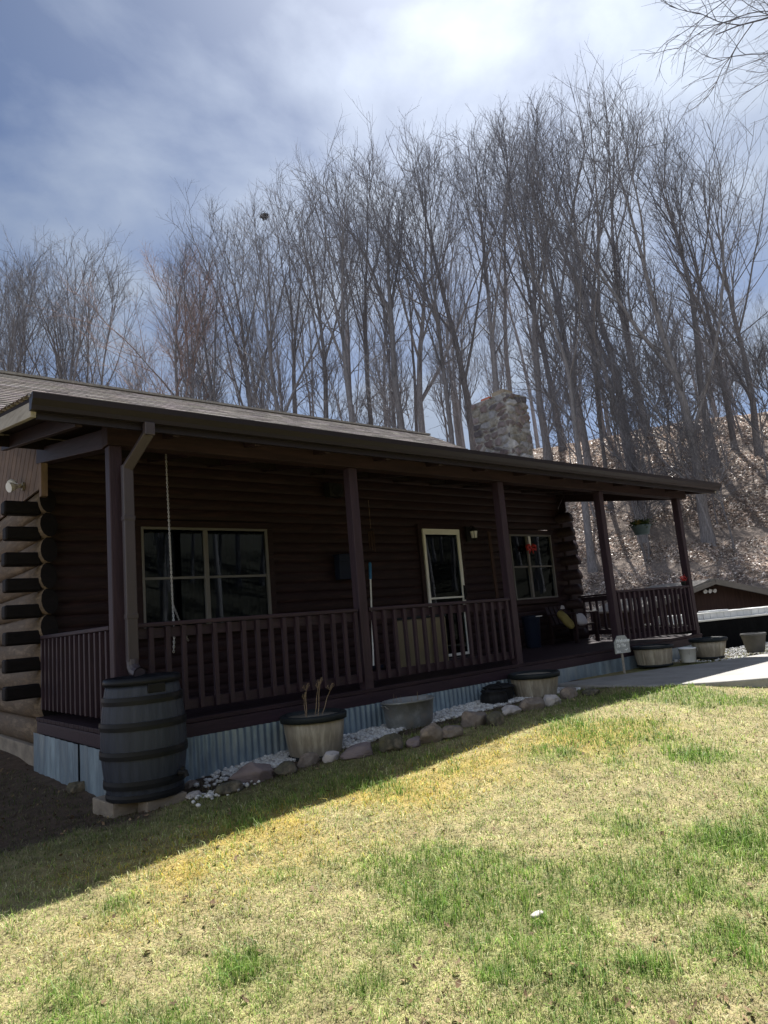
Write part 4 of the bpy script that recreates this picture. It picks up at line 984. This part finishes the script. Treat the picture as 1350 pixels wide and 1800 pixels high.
# ------------------------------------------------------------------ rocks and gravel
def rock_mesh(seed, sx, sy, sz, flat=0.5):
    rng = np.random.default_rng(seed); bm = bmesh.new(); bmesh.ops.create_icosphere(bm, subdivisions=4, radius=1)
    planes = [(Vector(rng.normal(0, 1, 3)).normalized(), rng.uniform(.62, .9)) for _ in range(15)]
    for v in bm.verts:
        c = v.co.copy()
        for nrm, d in planes:
            q = c.dot(nrm)-d
            if q > 0: c -= nrm*q*.97
        c *= 1+.22*(fbm(c.x*1.7+5, c.y*1.7+c.z*1.3, seed % 50, 3)-.5)+.12*(fbm(c.x*6+5, c.y*6+c.z*5, seed % 40, 2)-.5)
        v.co = Vector((c.x*sx, c.y*sy, c.z*sz))
    me = bpy.data.meshes.new('rock'); bm.to_mesh(me); bm.free(); me.polygons.foreach_set('use_smooth', [True]*len(me.polygons)); return me
ROCKS = [  # px, py of the base, half width (m), height factor, material, label
 (455, 1374, .21, .46, 'rockred', 'wide flat purple brown edging rock nearest the rain barrel'),
 (405, 1395, .13, .40, 'rockmoss', 'low dark mossy rock just left of the wide purple edging rock'),
 (508, 1362, .10, .6, 'rockmoss', 'dark mossy rock just right of the wide purple edging rock'),
 (546, 1345, .10, .62, 'rock', 'tan rounded rock below the planter with dead stems'),
 (587, 1337, .085, .62, 'rocklight', 'pale whitish chunk of rock right of the dead stem planter'),
 (640, 1330, .16, .42, 'rockred', 'long purple brown rock in the middle of the edging row'),
 (697, 1320, .135, .75, 'rockmoss', 'tall rounded mossy rock left of the wash tub front'),
 (735, 1312, .085, .6, 'rockred', 'small purple rock leaning against the tall mossy one'),
 (766, 1305, .13, .75, 'rock', 'tall tan rock in front of the wash tub'),
 (800, 1297, .12, .55, 'rock', 'broad low tan rock just right of the wash tub'),
 (842, 1276, .14, .66, 'rock', 'largest smooth tan rock before the black iron pot'),
 (878, 1274, .12, .6, 'rockmoss', 'dark mossy rock just right of the largest tan rock'),
 (905, 1256, .12, .5, 'rocklight', 'flat pale rock in front of the plank planter'),
 (943, 1248, .14, .6, 'rock', 'brown rock at the right foot of the plank planter'),
 (978, 1240, .14, .62, 'rocklight', 'pale grey rock near the patio slab corner'),
 (1010, 1226, .13, .55, 'rock', 'tan rock touching the corner of the patio slab'),
 (1046, 1222, .11, .5, 'rockmoss', 'last small dark rock beside the patio slab edge'),
 (345, 1402, .07, .4, 'rocklight', 'small flat pale stone right of the concrete blocks'),
 (338, 1384, .075, .42, 'rock', 'small tan stone beside the rain barrel foot'),
 (140, 1392, .12, .5, 'rockmoss', 'dark lump of stone in the dirt left of the rain barrel'),
]
for i, (px, py, hw_, hf, m, lab) in enumerate(ROCKS):
    x, y = lawn_at(px, py)
    if inpoly(np.array([x]), np.array([y]), SLAB)[0]: y = -.25-.1*(i % 3); x = 5.25
    sy = hw_*(.62+.2*((i*37) % 10)/10); sz = hw_*hf*1.15
    me = rock_mesh(100+i, hw_*1.06, sy, sz); me.materials.append(M[m])
    o = bpy.data.objects.new('rock', me); COL.objects.link(o); o.location = (x, y+sy*.6, float(gz(x, y+sy*.6))+sz*.42); o.rotation_euler = (0, 0, ((i*1.7) % 1)*.9-.45)
    tag(o, lab, 'rock', 'rocks edging the gravel bed')
def make_gravel():
    bm = bmesh.new(); bmesh.ops.create_icosphere(bm, subdivisions=1, radius=1); bm.verts.ensure_lookup_table()
    bv = np.array([v.co[:] for v in bm.verts]); bf = np.array([[v.index for v in f.verts] for f in bm.faces]); bm.free()
    n1 = 6500
    x = RNG.uniform(.45, 5.45, n1); y = -.08-RNG.random(n1)*(.47+.06*np.sin(x*4))
    k = (RNG.random(n1) < sstep((x-.4)/.9)*.97+.06); x = x[k]; y = y[k]
    x2 = RNG.uniform(8.2, 13.5, 2600); y2 = RNG.uniform(-1.45, .1, 2600); k = ~inpoly(x2, y2, SLAB); x2, y2 = x2[k], y2[k]
    x3 = RNG.normal(.42, .12, 90); y3 = RNG.normal(-.86, .05, 90)
    x = np.concatenate([x, x2, x3]); y = np.concatenate([y, y2, y3]); n = len(x)
    z = gz(x, y)+RNG.uniform(.004, .022, n)
    s = RNG.uniform(.010, .024, n)
    sc3 = np.stack([s*RNG.uniform(.8, 1.4, n), s*RNG.uniform(.8, 1.3, n), s*RNG.uniform(.5, .95, n)], 1)
    th = RNG.uniform(0, 2*PI, n); ct, st = np.cos(th), np.sin(th)
    jit = RNG.uniform(.72, 1.2, (n, len(bv), 1)); P = bv[None]*jit*sc3[:, None]
    X = P[..., 0]*ct[:, None]-P[..., 1]*st[:, None]; Y = P[..., 0]*st[:, None]+P[..., 1]*ct[:, None]
    P = np.stack([X+x[:, None], Y+y[:, None], P[..., 2]+z[:, None]], 2)
    pal = np.array([[.72, .72, .72], [.62, .61, .60], [.78, .77, .75], [.46, .44, .42], [.68, .66, .62]])
    cl = pal[RNG.integers(0, 5, n)]*RNG.uniform(.8, 1.05, n)[:, None]
    Fq = (np.arange(n)[:, None, None]*len(bv)+bf[None]).reshape(-1, 3)
    o = mesh_np('gravel', P.reshape(-1, 3), [Fq], M['pebble'], cols=np.repeat(cl, len(bv), 0))
    tag(o, 'white gravel spread between the rocks and the porch skirting', 'gravel', kind='stuff')
make_gravel()
t = thing('paper_scrap', (*lawn_at(945, 1612), 0), 'small crumpled pale scrap lying in the green tuft on the lawn', 'scrap'); t.location.z = float(gz(t.location.x, t.location.y))+.012
o = cushion(t, 'scrap_body', 'rocklight', .035, .018, .008)

# ------------------------------------------------------------------ trees
def rotate_off(d, ang, phi):
    ref = np.where(np.abs(d[:, 2:3]) < .95, np.array([[0, 0, 1.]]), np.array([[1., 0, 0]]))
    u = np.cross(d, ref); u /= np.linalg.norm(u, axis=1, keepdims=True); w = np.cross(d, u)
    s = np.sin(ang)[:, None]; return d*np.cos(ang)[:, None]+(u*np.cos(phi)[:, None]+w*np.sin(phi)[:, None])*s
def grow_paths(rng, st, d, L_, r0, r1, nseg, wob, trop):
    n = len(st); P = np.zeros((n, nseg+1, 3)); D = np.zeros((n, nseg+1, 3)); P[:, 0] = st; D[:, 0] = d
    for k in range(nseg):
        d = d+rng.normal(0, wob, (n, 3)); d[:, 2] += trop; d /= np.linalg.norm(d, axis=1, keepdims=True)
        P[:, k+1] = P[:, k]+d*(L_/nseg)[:, None]; D[:, k+1] = d
    t = np.linspace(0, 1, nseg+1)[None]; R = r0[:, None]*(1-t)+r1[:, None]*t
    return P, D, R
def tubes_np(P, D, R, sides):
    n, m, _ = P.shape; ref = np.array([.31, .17, .93]); ref = np.broadcast_to(ref, D.shape)
    flat = np.abs((D*ref).sum(-1, keepdims=True)) > .97
    ref = np.where(flat, np.array([1., 0, 0]), ref)
    u = np.cross(D, ref); u /= np.linalg.norm(u, axis=-1, keepdims=True)+1e-9; w = np.cross(D, u)
    a = np.arange(sides)*2*PI/sides
    V_ = P[:, :, None]+R[:, :, None, None]*(u[:, :, None]*np.cos(a)[None, None, :, None]+w[:, :, None]*np.sin(a)[None, None, :, None])
    idx = np.arange(n*m*sides).reshape(n, m, sides); nx = np.roll(idx, -1, 2)
    F_ = np.stack([idx[:, :-1], nx[:, :-1], nx[:, 1:], idx[:, 1:]], -1).reshape(-1, 4)
    return V_.reshape(-1, 3), F_
def gen_tree(seed, H=20., r=.26, fork=.38, nl=9, spread=.42, limb=.62, n2=8, n3=8, n4=6, lean=.03, trop=.10, wob=.07, lw=None, twig=.9, bare=True, flare=True):
    rng = np.random.default_rng(seed)
    tv, tf, cv, cf = [], [], [], []; tn = cn = 0
    def put(kind, P, D, R, s):
        nonlocal tn, cn
        V_, F_ = tubes_np(P, D, R, s)
        if kind == 't': tv.append(V_); tf.append(F_+tn); tn += len(V_)
        else: cv.append(V_); cf.append(F_+cn); cn += len(V_)
    d0 = np.array([[rng.normal(0, lean), rng.normal(0, lean), 1.]]); d0 /= np.linalg.norm(d0)
    P, D, R = grow_paths(rng, np.array([[0, 0, -.4]]), d0, np.array([H*.93]), np.array([r]), np.array([r*.06]), 22, .03, .05)
    if flare: R[0, 0] *= 1.6; R[0, 1] *= 1.12
    put('t', P, D, R, 9)
    def kids(P, D, R, m, t0, t1, a0, a1):
        n, q, _ = P.shape
        t = t0+(t1-t0)*((np.arange(m)[None]+rng.random((n, m)))/m); f = t*(q-1); i = np.minimum(f.astype(int), q-2); fr = f-i; row = np.arange(n)[:, None]
        p = P[row, i]*(1-fr[..., None])+P[row, i+1]*fr[..., None]; d = D[row, i+1]; rr = R[row, i]*(1-fr)+R[row, i+1]*fr
        phi = rng.random((n, 1))*2*PI+np.arange(m)[None]*2.4+rng.normal(0, .5, (n, m)); ang = rng.uniform(a0, a1, (n, m))
        return p.reshape(-1, 3), rotate_off(d.reshape(-1, 3), ang.ravel(), phi.ravel()), rr.ravel(), t.ravel(), n*m
    # limbs
    p, d, rr, t, n = kids(P, D, R, nl, fork, .90, spread*.7, spread*1.35)
    L1 = H*limb*(1-t)*rng.uniform(.8, 1.15, n)+H*.10
    P1, D1, R1 = grow_paths(rng, p, d, L1, np.maximum(rr*rng.uniform(.5, .78, n), .03), np.full(n, .014), 12, wob if lw is None else lw, trop)
    put('t', P1, D1, R1, 7)
    # second order from limbs and from the trunk top
    p, d, rr, t, n = kids(P1, D1, R1, n2, .18, .97, .35, .75)
    L2 = np.repeat(L1, n2)*(.52-.30*t)*rng.uniform(.7, 1.25, n)+.5
    P2, D2, R2 = grow_paths(rng, p, d, L2, np.maximum(rr*.55, .016), np.full(n, .008), 7, wob*1.1, trop*1.1)
    put('c', P2, D2, R2, 5)
    p, d, rr, t, n = kids(P, D, R, n2*2, fork*.9, .98, .4, .8)
    Lx = H*.10*rng.uniform(.5, 1.3, n)+.4
    Px, Dx, Rx = grow_paths(rng, p, d, Lx, np.maximum(np.minimum(rr*.4, .05), .014), np.full(n, .008), 7, wob*1.1, trop*1.1)
    put('c', Px, Dx, Rx, 4)
    P2 = np.concatenate([P2, Px]); D2 = np.concatenate([D2, Dx]); R2 = np.concatenate([R2, Rx]); L2 = np.concatenate([L2, Lx])
    p, d, rr, t, n = kids(P2, D2, R2, n3, .15, 1, .35, .85)
    L3 = np.repeat(L2, n3)*(.5-.2*t)*rng.uniform(.6, 1.3, n)+.25
    P3, D3, R3 = grow_paths(rng, p, d, L3, np.maximum(rr*.6, .011), np.full(n, .006), 4, wob*1.2, trop)
    put('c', P3, D3, R3, 3)
    p, d, rr, t, n = kids(P3, D3, R3, n4, .15, 1, .35, .9)
    L4 = (np.repeat(L3, n4)*.45*rng.uniform(.5, 1.3, n)+.12)*twig
    P4, D4, R4 = grow_paths(rng, p, d, L4, np.full(n, .0048), np.full(n, .0030), 2, wob*1.1, trop*1.3)
    put('c', P4, D4, R4, 3)
    top = max(P[..., 2].max(), P1[..., 2].max(), P2[..., 2].max(), P3[..., 2].max())
    return (np.concatenate(tv), np.concatenate(tf)), (np.concatenate(cv), np.concatenate(cf)), top
def proto_tree(seed, bark='bark', **k):
    (tv, tf), (cv, cf), top = gen_tree(seed, **k)
    tm = mesh_np('trunk', tv, [tf], M['trunkbark'], smooth=True); cm = mesh_np('crown', cv, [cf], M[bark], smooth=True)
    mt, mc = tm.data, cm.data
    bpy.data.objects.remove(tm); bpy.data.objects.remove(cm)
    return mt, mc, top, cv[::max(1, len(cv)//2500)]
T_BROOM = [proto_tree(300+i, H=20, r=.165+.02*(i % 4), fork=.14+.075*(i*3 % 5), nl=5+i*2 % 5, spread=.27+.045*(i*2 % 5), limb=.58+.05*(i % 4), trop=.045+.012*(i % 3), wob=.055, lw=.035, n2=8, n3=5, n4=3, lean=.010+.012*(i % 2)) for i in range(10)]
T_FORK = [proto_tree(230+i, H=20, r=.235, fork=.16+.09*i, nl=4, spread=.34, limb=.80, lw=.04, lean=.02, n2=9, wob=.085, n3=6, n4=3, trop=.05) for i in range(3)]
T_RED = [proto_tree(240, 'barkred', H=20, r=.22, fork=.16, nl=12, spread=.52, limb=.6, n3=7, n4=4, trop=.05)]
T_THIN = [proto_tree(250+i, H=20, r=.15+.02*i, fork=.45, nl=6, spread=.42, limb=.38, n2=5, n3=5, n4=3, lean=.03, trop=.06) for i in range(4)]
T_SAP = [proto_tree(260+i, H=7, r=.048, fork=.3, nl=7, spread=.6, limb=.40, n2=5, n3=4, n4=2, lean=.08, trop=.05, flare=False) for i in range(3)]
T_BRUSH = [proto_tree(270+i, H=3.4, r=.03, fork=.06, nl=8, spread=.95, limb=.8, n2=5, n3=4, n4=2, lean=.15, trop=.0, wob=.12, flare=False) for i in range(3)]
T_WIDE = [proto_tree(280, H=22, r=.22, fork=.52, nl=16, spread=1.0, limb=.62, n2=9, n3=7, n4=4, trop=-.004, wob=.13, twig=1.3)]
def place_tree(proto, x, y, H, rz, label, group, name='bare_tree', cat='tree', wid=1.0):
    mt, mc, top = proto[:3]; s = H/top
    t = empty(name, (x, y, float(gz(x, y))), rz, label, cat, group)
    w = s**.8*wid if s > .6 else s*wid
    t.scale = (w, w, s)
    for nm, me in (('trunk', mt), ('crown', mc)):
        o = bpy.data.objects.new(nm, me); COL.objects.link(o); o.parent = t
    return t
def tree_px(px, py, r, ytop, proto, label, group, **k):
    a, _ = azel(px, py); x = CAM[0]+r*math.sin(a); y = CAM[1]+r*math.cos(a)
    rz = k.pop('rz', (px*.37) % 6.28); z = float(gz(x, y)); wid = k.get('wid', 1.0); S = proto[3]; c, sn = math.cos(rz), math.sin(rz)
    lo, hi = 4., 34.
    for _ in range(18):         # the height whose topmost twigs reach the tree line seen in the photograph
        H = (lo+hi)/2; s = H/proto[2]; w = (s**.8 if s > .6 else s)*wid
        q = np.stack([x+(S[:, 0]*c-S[:, 1]*sn)*w, y+(S[:, 0]*sn+S[:, 1]*c)*w, z+S[:, 2]*s], 1)-CAM
        v = 900-FPX*(q @ AX_U)/(q @ AX_F)
        if np.percentile(v, 1.0) > ytop+10: lo = H
        else: hi = H
    return place_tree(proto, x, y, H, rz, label, group, **k)
ROW = 'bare trees standing in a row behind the cabin'
ROWT = [
 (-25, 660, 47, 440, T_BROOM[7], 'bare tree cut by the left edge of the photo above the roof'),
 (38, 660, 49, 425, T_BROOM[4], 'slim leader tree second from the left edge above the roof'),
 (92, 660, 46, 398, T_BROOM[1], 'tallest tree of the left clump above the roof rake'),
 (130, 670, 48, 415, T_FORK[0], 'forked tree at the right side of the left clump'),
 (160, 670, 47, 440, T_BROOM[8], 'last tree of the left clump beside the open sky gap'),
 (225, 680, 64, 590, T_THIN[0], 'small slender tree low in the sky gap above the roof'),
 (262, 690, 60, 560, T_THIN[1], 'slender tree just right of the low sky gap'),
 (305, 690, 42, 425, T_RED[0], 'reddish twigged tree right of the sky gap'),
 (350, 700, 44, 408, T_BROOM[5], 'broom shaped tree just right of the reddish one'),
 (392, 705, 40, 395, T_FORK[1], 'forked tree two places right of the reddish one'),
 (438, 710, 43, 340, T_BROOM[2], 'tree with a dark squirrel nest high in its crown'),
 (478, 715, 38, 332, T_BROOM[9], 'tree just right of the one carrying the nest'),
 (520, 720, 42, 325, T_FORK[2], 'forked tree midway between the nest tree and the thick trunk'),
 (565, 735, 40, 285, T_BROOM[6], 'tree just left of the thick straight trunk'),
 (614, 745, 35, 262, T_BROOM[3], 'thick straight trunked tree above the middle of the roof'),
 (655, 750, 42, 245, T_BROOM[0], 'tree just right of the thick straight trunk'),
 (703, 760, 37, 234, T_FORK[0], 'forked tree above the right end of the shingled roof'),
 (742, 765, 41, 230, T_BROOM[7], 'tree standing over the right roof edge left of the chimney'),
 (795, 775, 36, 236, T_BROOM[4], 'tree immediately left of the stone chimney'),
 (835, 780, 41, 200, T_FORK[1], 'tree rising directly behind the left half of the chimney'),
 (872, 780, 38, 186, T_BROOM[1], 'tree rising directly behind the clay flue of the chimney'),
 (905, 785, 43, 188, T_BROOM[8], 'tree rising behind the right edge of the chimney'),
 (962, 790, 37, 176, T_FORK[2], 'double stemmed tree first to the right of the chimney'),
 (992, 800, 39, 160, T_BROOM[5], 'tree second to the right of the chimney'),
 (1035, 810, 33, 146, T_BROOM[2], 'thick grey trunk on the slope above the fourth post'),
 (1068, 815, 41, 150, T_BROOM[9], 'tree behind the thick grey trunk above the fourth post'),
 (1115, 830, 32, 130, T_FORK[0], 'largest forked trunk on the slope between the last two posts'),
 (1150, 845, 38, 138, T_BROOM[6], 'tree just right of the largest forked trunk'),
 (1243, 930, 26.5, 150, T_FORK[1], 'big tree with flared base on the leaves right of the porch roof'),
 (1268, 880, 33, 175, T_BROOM[3], 'tree just right of the big flared base tree'),
 (1305, 870, 35, 235, T_BROOM[0], 'tree near the right edge with its crown below the overhanging boughs'),
 (1345, 860, 34, 240, T_BROOM[7], 'tree cut by the right edge on the leafy slope'),
 (1075, 900, 30, 420, T_THIN[2], 'slim young trunk seen between the fourth and fifth posts'),
 (1135, 985, 27, 330, T_THIN[3], 'slim leaning trunk behind the hanging basket'),
 (1040, 985, 24.5, 300, T_THIN[1], 'pale trunk standing just behind the fourth post'),
]
for px, py, r, yt, pr, lab in ROWT: tree_px(px, py, r, yt, pr, lab, ROW, wid=1.0)
# dark leaf nest in the crown of the nest tree
a, e = azel(465, 380); q = 43/math.cos(e)
t = empty('squirrel_nest', (CAM[0]+43*math.sin(a), CAM[1]+43*math.cos(a), CAM[2]+43*math.tan(e)), 0, 'dark ball of leaves lodged high in a tree crown', 'nest')
vv, ff = leafy(np.random.default_rng(9), 500, .22, .22, .18, .07); mesh_np('leaf_ball', vv, [ff], M['soil'], t)
# overhanging tree outside the right edge
a, _ = azel(1350, 600); a += rad(17)
place_tree(T_WIDE[0], CAM[0]+22*math.sin(a), CAM[1]+22*math.cos(a), 25, 5.2, 'large spreading tree whose boughs hang into the upper right corner', None)
# thinner trees behind, on and over the crest
SKY = [(-60, 440), (20, 440), (100, 400), (165, 440), (225, 600), (262, 560), (300, 430), (370, 405), (440, 345), (520, 330), (600, 275), (680, 243), (740, 235), (790, 235), (880, 190), (1000, 165), (1120, 135), (1250, 155), (1350, 230), (1420, 230)]
sx_, sy_ = zip(*SKY); rs = random.Random(5)
for i in range(88):
    px = -50+1460*((i*.618+rs.random()*.1) % 1); r = rs.uniform(44, 72)
    yt = np.interp(px, sx_, sy_); yb = np.interp(px, [0, 1350], [690, 780]); yt = yt+(yb-yt)*(rs.uniform(.05, .5) if i < 50 else rs.uniform(.4, .75))
    if 165 < px < 285: yt = max(yt, 600)
    if px < 300 and i % 3: continue
    if px > 900 and i % 3 != 1: continue
    z = 0 if px < 480 else (1 if px < 930 else 2)
    lab = ('thin bare tree in the far ranks behind the left half of the roof', 'thin bare tree in the far ranks behind the right half of the roof', 'thin bare tree in the far ranks along the hill crest')[z]
    tree_px(px, 700, r, yt, T_THIN[i % 4] if i % 5 else T_BROOM[i % 10], lab, ('far thin trees behind the left of the roof', 'far thin trees behind the right of the roof', 'far thin trees along the hill crest')[z], name='thin_tree', rz=rs.uniform(0, 6.28), wid=.85)
for i in range(34):
    px = rs.uniform(960, 1400); a, _ = azel(px, 900); r = rs.uniform(24, 42)
    x, y = CAM[0]+r*math.sin(a), CAM[1]+r*math.cos(a)
    if x < 10.5 and y < 10.5: continue
    if i % 9 < 7: place_tree(T_SAP[i % 3], x, y, rs.uniform(4, 10), rs.uniform(0, 6.28), 'leafless sapling among the dead leaves of the hillside', 'saplings on the leafy hillside', 'sapling', 'sapling')
    else: place_tree(T_BRUSH[i % 3], x, y, rs.uniform(1.6, 4.0), rs.uniform(0, 6.28), 'low tangle of bare brush among the dead leaves of the hillside', 'bare brush on the leafy hillside', 'brush', 'shrub')
for i in range(36):         # young trees filling in under the tall ones
    px = -40+1440*((i*.618+.3) % 1)
    if px < 270 and i % 2: continue
    r = rs.uniform(38, 58); a, _ = azel(px, 720)
    x, y = CAM[0]+r*math.sin(a), CAM[1]+r*math.cos(a)
    place_tree(T_SAP[i % 3], x, y, rs.uniform(6, 12), rs.uniform(0, 6.28), 'thin young tree low among the trunks on the hill behind the cabin', 'young trees under the tall ones', 'young_tree', wid=.9)
# woods across the yard, seen as reflections in the panes
for i in range(96):
    x = 5+(i*.62)+rs.uniform(-1, 1); y = -19-rs.uniform(0, 16)+i*.06
    place_tree(T_THIN[i % 4] if i % 3 else T_BROOM[i % 10], x, y, rs.uniform(15, 20), rs.uniform(0, 6.28), 'bare tree across the yard mirrored in the cabin window panes', 'trees across the yard reflected in the windows')

# ------------------------------------------------------------------ sky and light
SUN_EL, SUN_AZ = rad(52), rad(55)
sd = Vector((math.sin(SUN_AZ)*math.cos(SUN_EL), math.cos(SUN_AZ)*math.cos(SUN_EL), math.sin(SUN_EL)))
ld = bpy.data.lights.new('sun', 'SUN'); ld.energy = 5.0; ld.angle = rad(0.6); ld.color = (1.0, 0.97, 0.92)
lo = bpy.data.objects.new('sun', ld); COL.objects.link(lo); lo.rotation_euler = (-sd).to_track_quat('-Z', 'Y').to_euler(); lo.location = (20, 20, 40)
w = bpy.data.worlds.new('World'); sc.world = w; w.use_nodes = True; nt = w.node_tree; L = nt.links.new
bg = nt.nodes['Background']; bg.inputs['Strength'].default_value = 0.052
sky = nt.nodes.new('ShaderNodeTexSky'); sky.sky_type = 'NISHITA'; sky.sun_disc = False; sky.sun_elevation = SUN_EL; sky.sun_rotation = SUN_AZ
sky.air_density = 0.5; sky.dust_density = 0.3; sky.ozone_density = 2.8; sky.altitude = 200
tc = nt.nodes.new('ShaderNodeTexCoord'); sp = nt.nodes.new('ShaderNodeSeparateXYZ'); L(tc.outputs['Generated'], sp.inputs[0])
def math_(op, a, b=None, clamp=False):
    n = nt.nodes.new('ShaderNodeMath'); n.operation = op; n.use_clamp = clamp
    for i, v in enumerate((a, b)):
        if v is None: continue
        if hasattr(v, 'is_output'): L(v, n.inputs[i])
        else: n.inputs[i].default_value = v
    return n.outputs[0]
zz = math_('ADD', math_('MAXIMUM', sp.outputs[2], 0.0), 0.22)
cb = nt.nodes.new('ShaderNodeCombineXYZ'); L(math_('DIVIDE', sp.outputs[0], zz), cb.inputs[0]); L(math_('DIVIDE', sp.outputs[1], zz), cb.inputs[1])
mp = nt.nodes.new('ShaderNodeMapping'); mp.inputs['Rotation'].default_value = (0, 0, rad(35)); mp.inputs['Scale'].default_value = (1.0, 1.35, 1); mp.inputs['Location'].default_value = (3.1, .6, 0); L(cb.outputs[0], mp.inputs[0])
nz = nt.nodes.new('ShaderNodeTexNoise'); nz.inputs['Scale'].default_value = 2.3; nz.inputs['Detail'].default_value = 9; nz.inputs['Roughness'].default_value = .52; nz.inputs['Distortion'].default_value = .25; L(mp.outputs[0], nz.inputs['Vector'])
rp = ramp(nt, [(.40, 0.0), (.70, 1.0)]); L(nz.outputs['Fac'], rp.inputs['Fac'])
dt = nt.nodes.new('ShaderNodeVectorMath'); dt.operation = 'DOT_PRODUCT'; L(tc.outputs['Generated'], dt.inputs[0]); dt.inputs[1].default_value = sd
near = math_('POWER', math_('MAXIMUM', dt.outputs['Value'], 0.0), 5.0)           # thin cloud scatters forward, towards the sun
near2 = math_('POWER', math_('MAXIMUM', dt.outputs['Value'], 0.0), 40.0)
back = math_('MULTIPLY', math_('MAXIMUM', math_('SUBTRACT', 0.45, dt.outputs['Value']), 0.0), 9.0)      # unseen bright cloud added opposite the sun to fill the shaded porch
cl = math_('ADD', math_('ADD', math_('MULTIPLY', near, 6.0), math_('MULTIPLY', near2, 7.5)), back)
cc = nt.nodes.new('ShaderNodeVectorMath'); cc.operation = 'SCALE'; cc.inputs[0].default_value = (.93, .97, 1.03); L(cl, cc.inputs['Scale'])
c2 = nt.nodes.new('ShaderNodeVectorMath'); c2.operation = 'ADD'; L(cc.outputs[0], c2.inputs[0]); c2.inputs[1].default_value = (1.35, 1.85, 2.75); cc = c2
cov = math_('ADD', math_('MULTIPLY', math_('POWER', math_('MAXIMUM', dt.outputs['Value'], 0.0), 9.0), .45), math_('MULTIPLY', rp.outputs['Color'], .80))
low = math_('MULTIPLY', math_('SUBTRACT', 1.0, math_('DIVIDE', math_('MAXIMUM', sp.outputs[2], 0.0), 0.62), True), 1.05, True)      # hazy air near the horizon
low = math_('MULTIPLY', low, math_('MAXIMUM', dt.outputs['Value'], 0.0))
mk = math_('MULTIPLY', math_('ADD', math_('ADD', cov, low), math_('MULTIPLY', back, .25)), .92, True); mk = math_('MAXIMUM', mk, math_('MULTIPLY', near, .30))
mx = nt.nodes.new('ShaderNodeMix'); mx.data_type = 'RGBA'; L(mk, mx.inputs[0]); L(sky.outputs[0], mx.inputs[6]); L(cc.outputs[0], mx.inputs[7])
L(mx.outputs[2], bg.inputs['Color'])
sc.view_settings.view_transform = 'Standard'; sc.view_settings.look = 'None'; sc.view_settings.exposure = 1.35; sc.view_settings.gamma = 1.0
sc.cycles.max_bounces = 6; sc.cycles.diffuse_bounces = 3; sc.cycles.transparent_max_bounces = 6
sc.cycles.use_denoising = True

if HAZE:
    x0, x1, y0, y1, z0, z1 = -190, 230, -170, 230, -12, 62
    mb = MB(); mb.box(x0, x1, y0, y1, z0, z1)
    m = bpy.data.materials.new('haze_air'); m.use_nodes = True; nt = m.node_tree; nt.nodes.remove(nt.nodes['Principled BSDF'])
    v = nt.nodes.new('ShaderNodeVolumePrincipled'); v.inputs['Color'].default_value = (.86, .92, 1, 1); v.inputs['Density'].default_value = HAZE; v.inputs['Anisotropy'].default_value = .35
    nt.links.new(v.outputs[0], nt.nodes['Material Output'].inputs['Volume'])
    tag(mb.build('haze', m), kind='stuff')
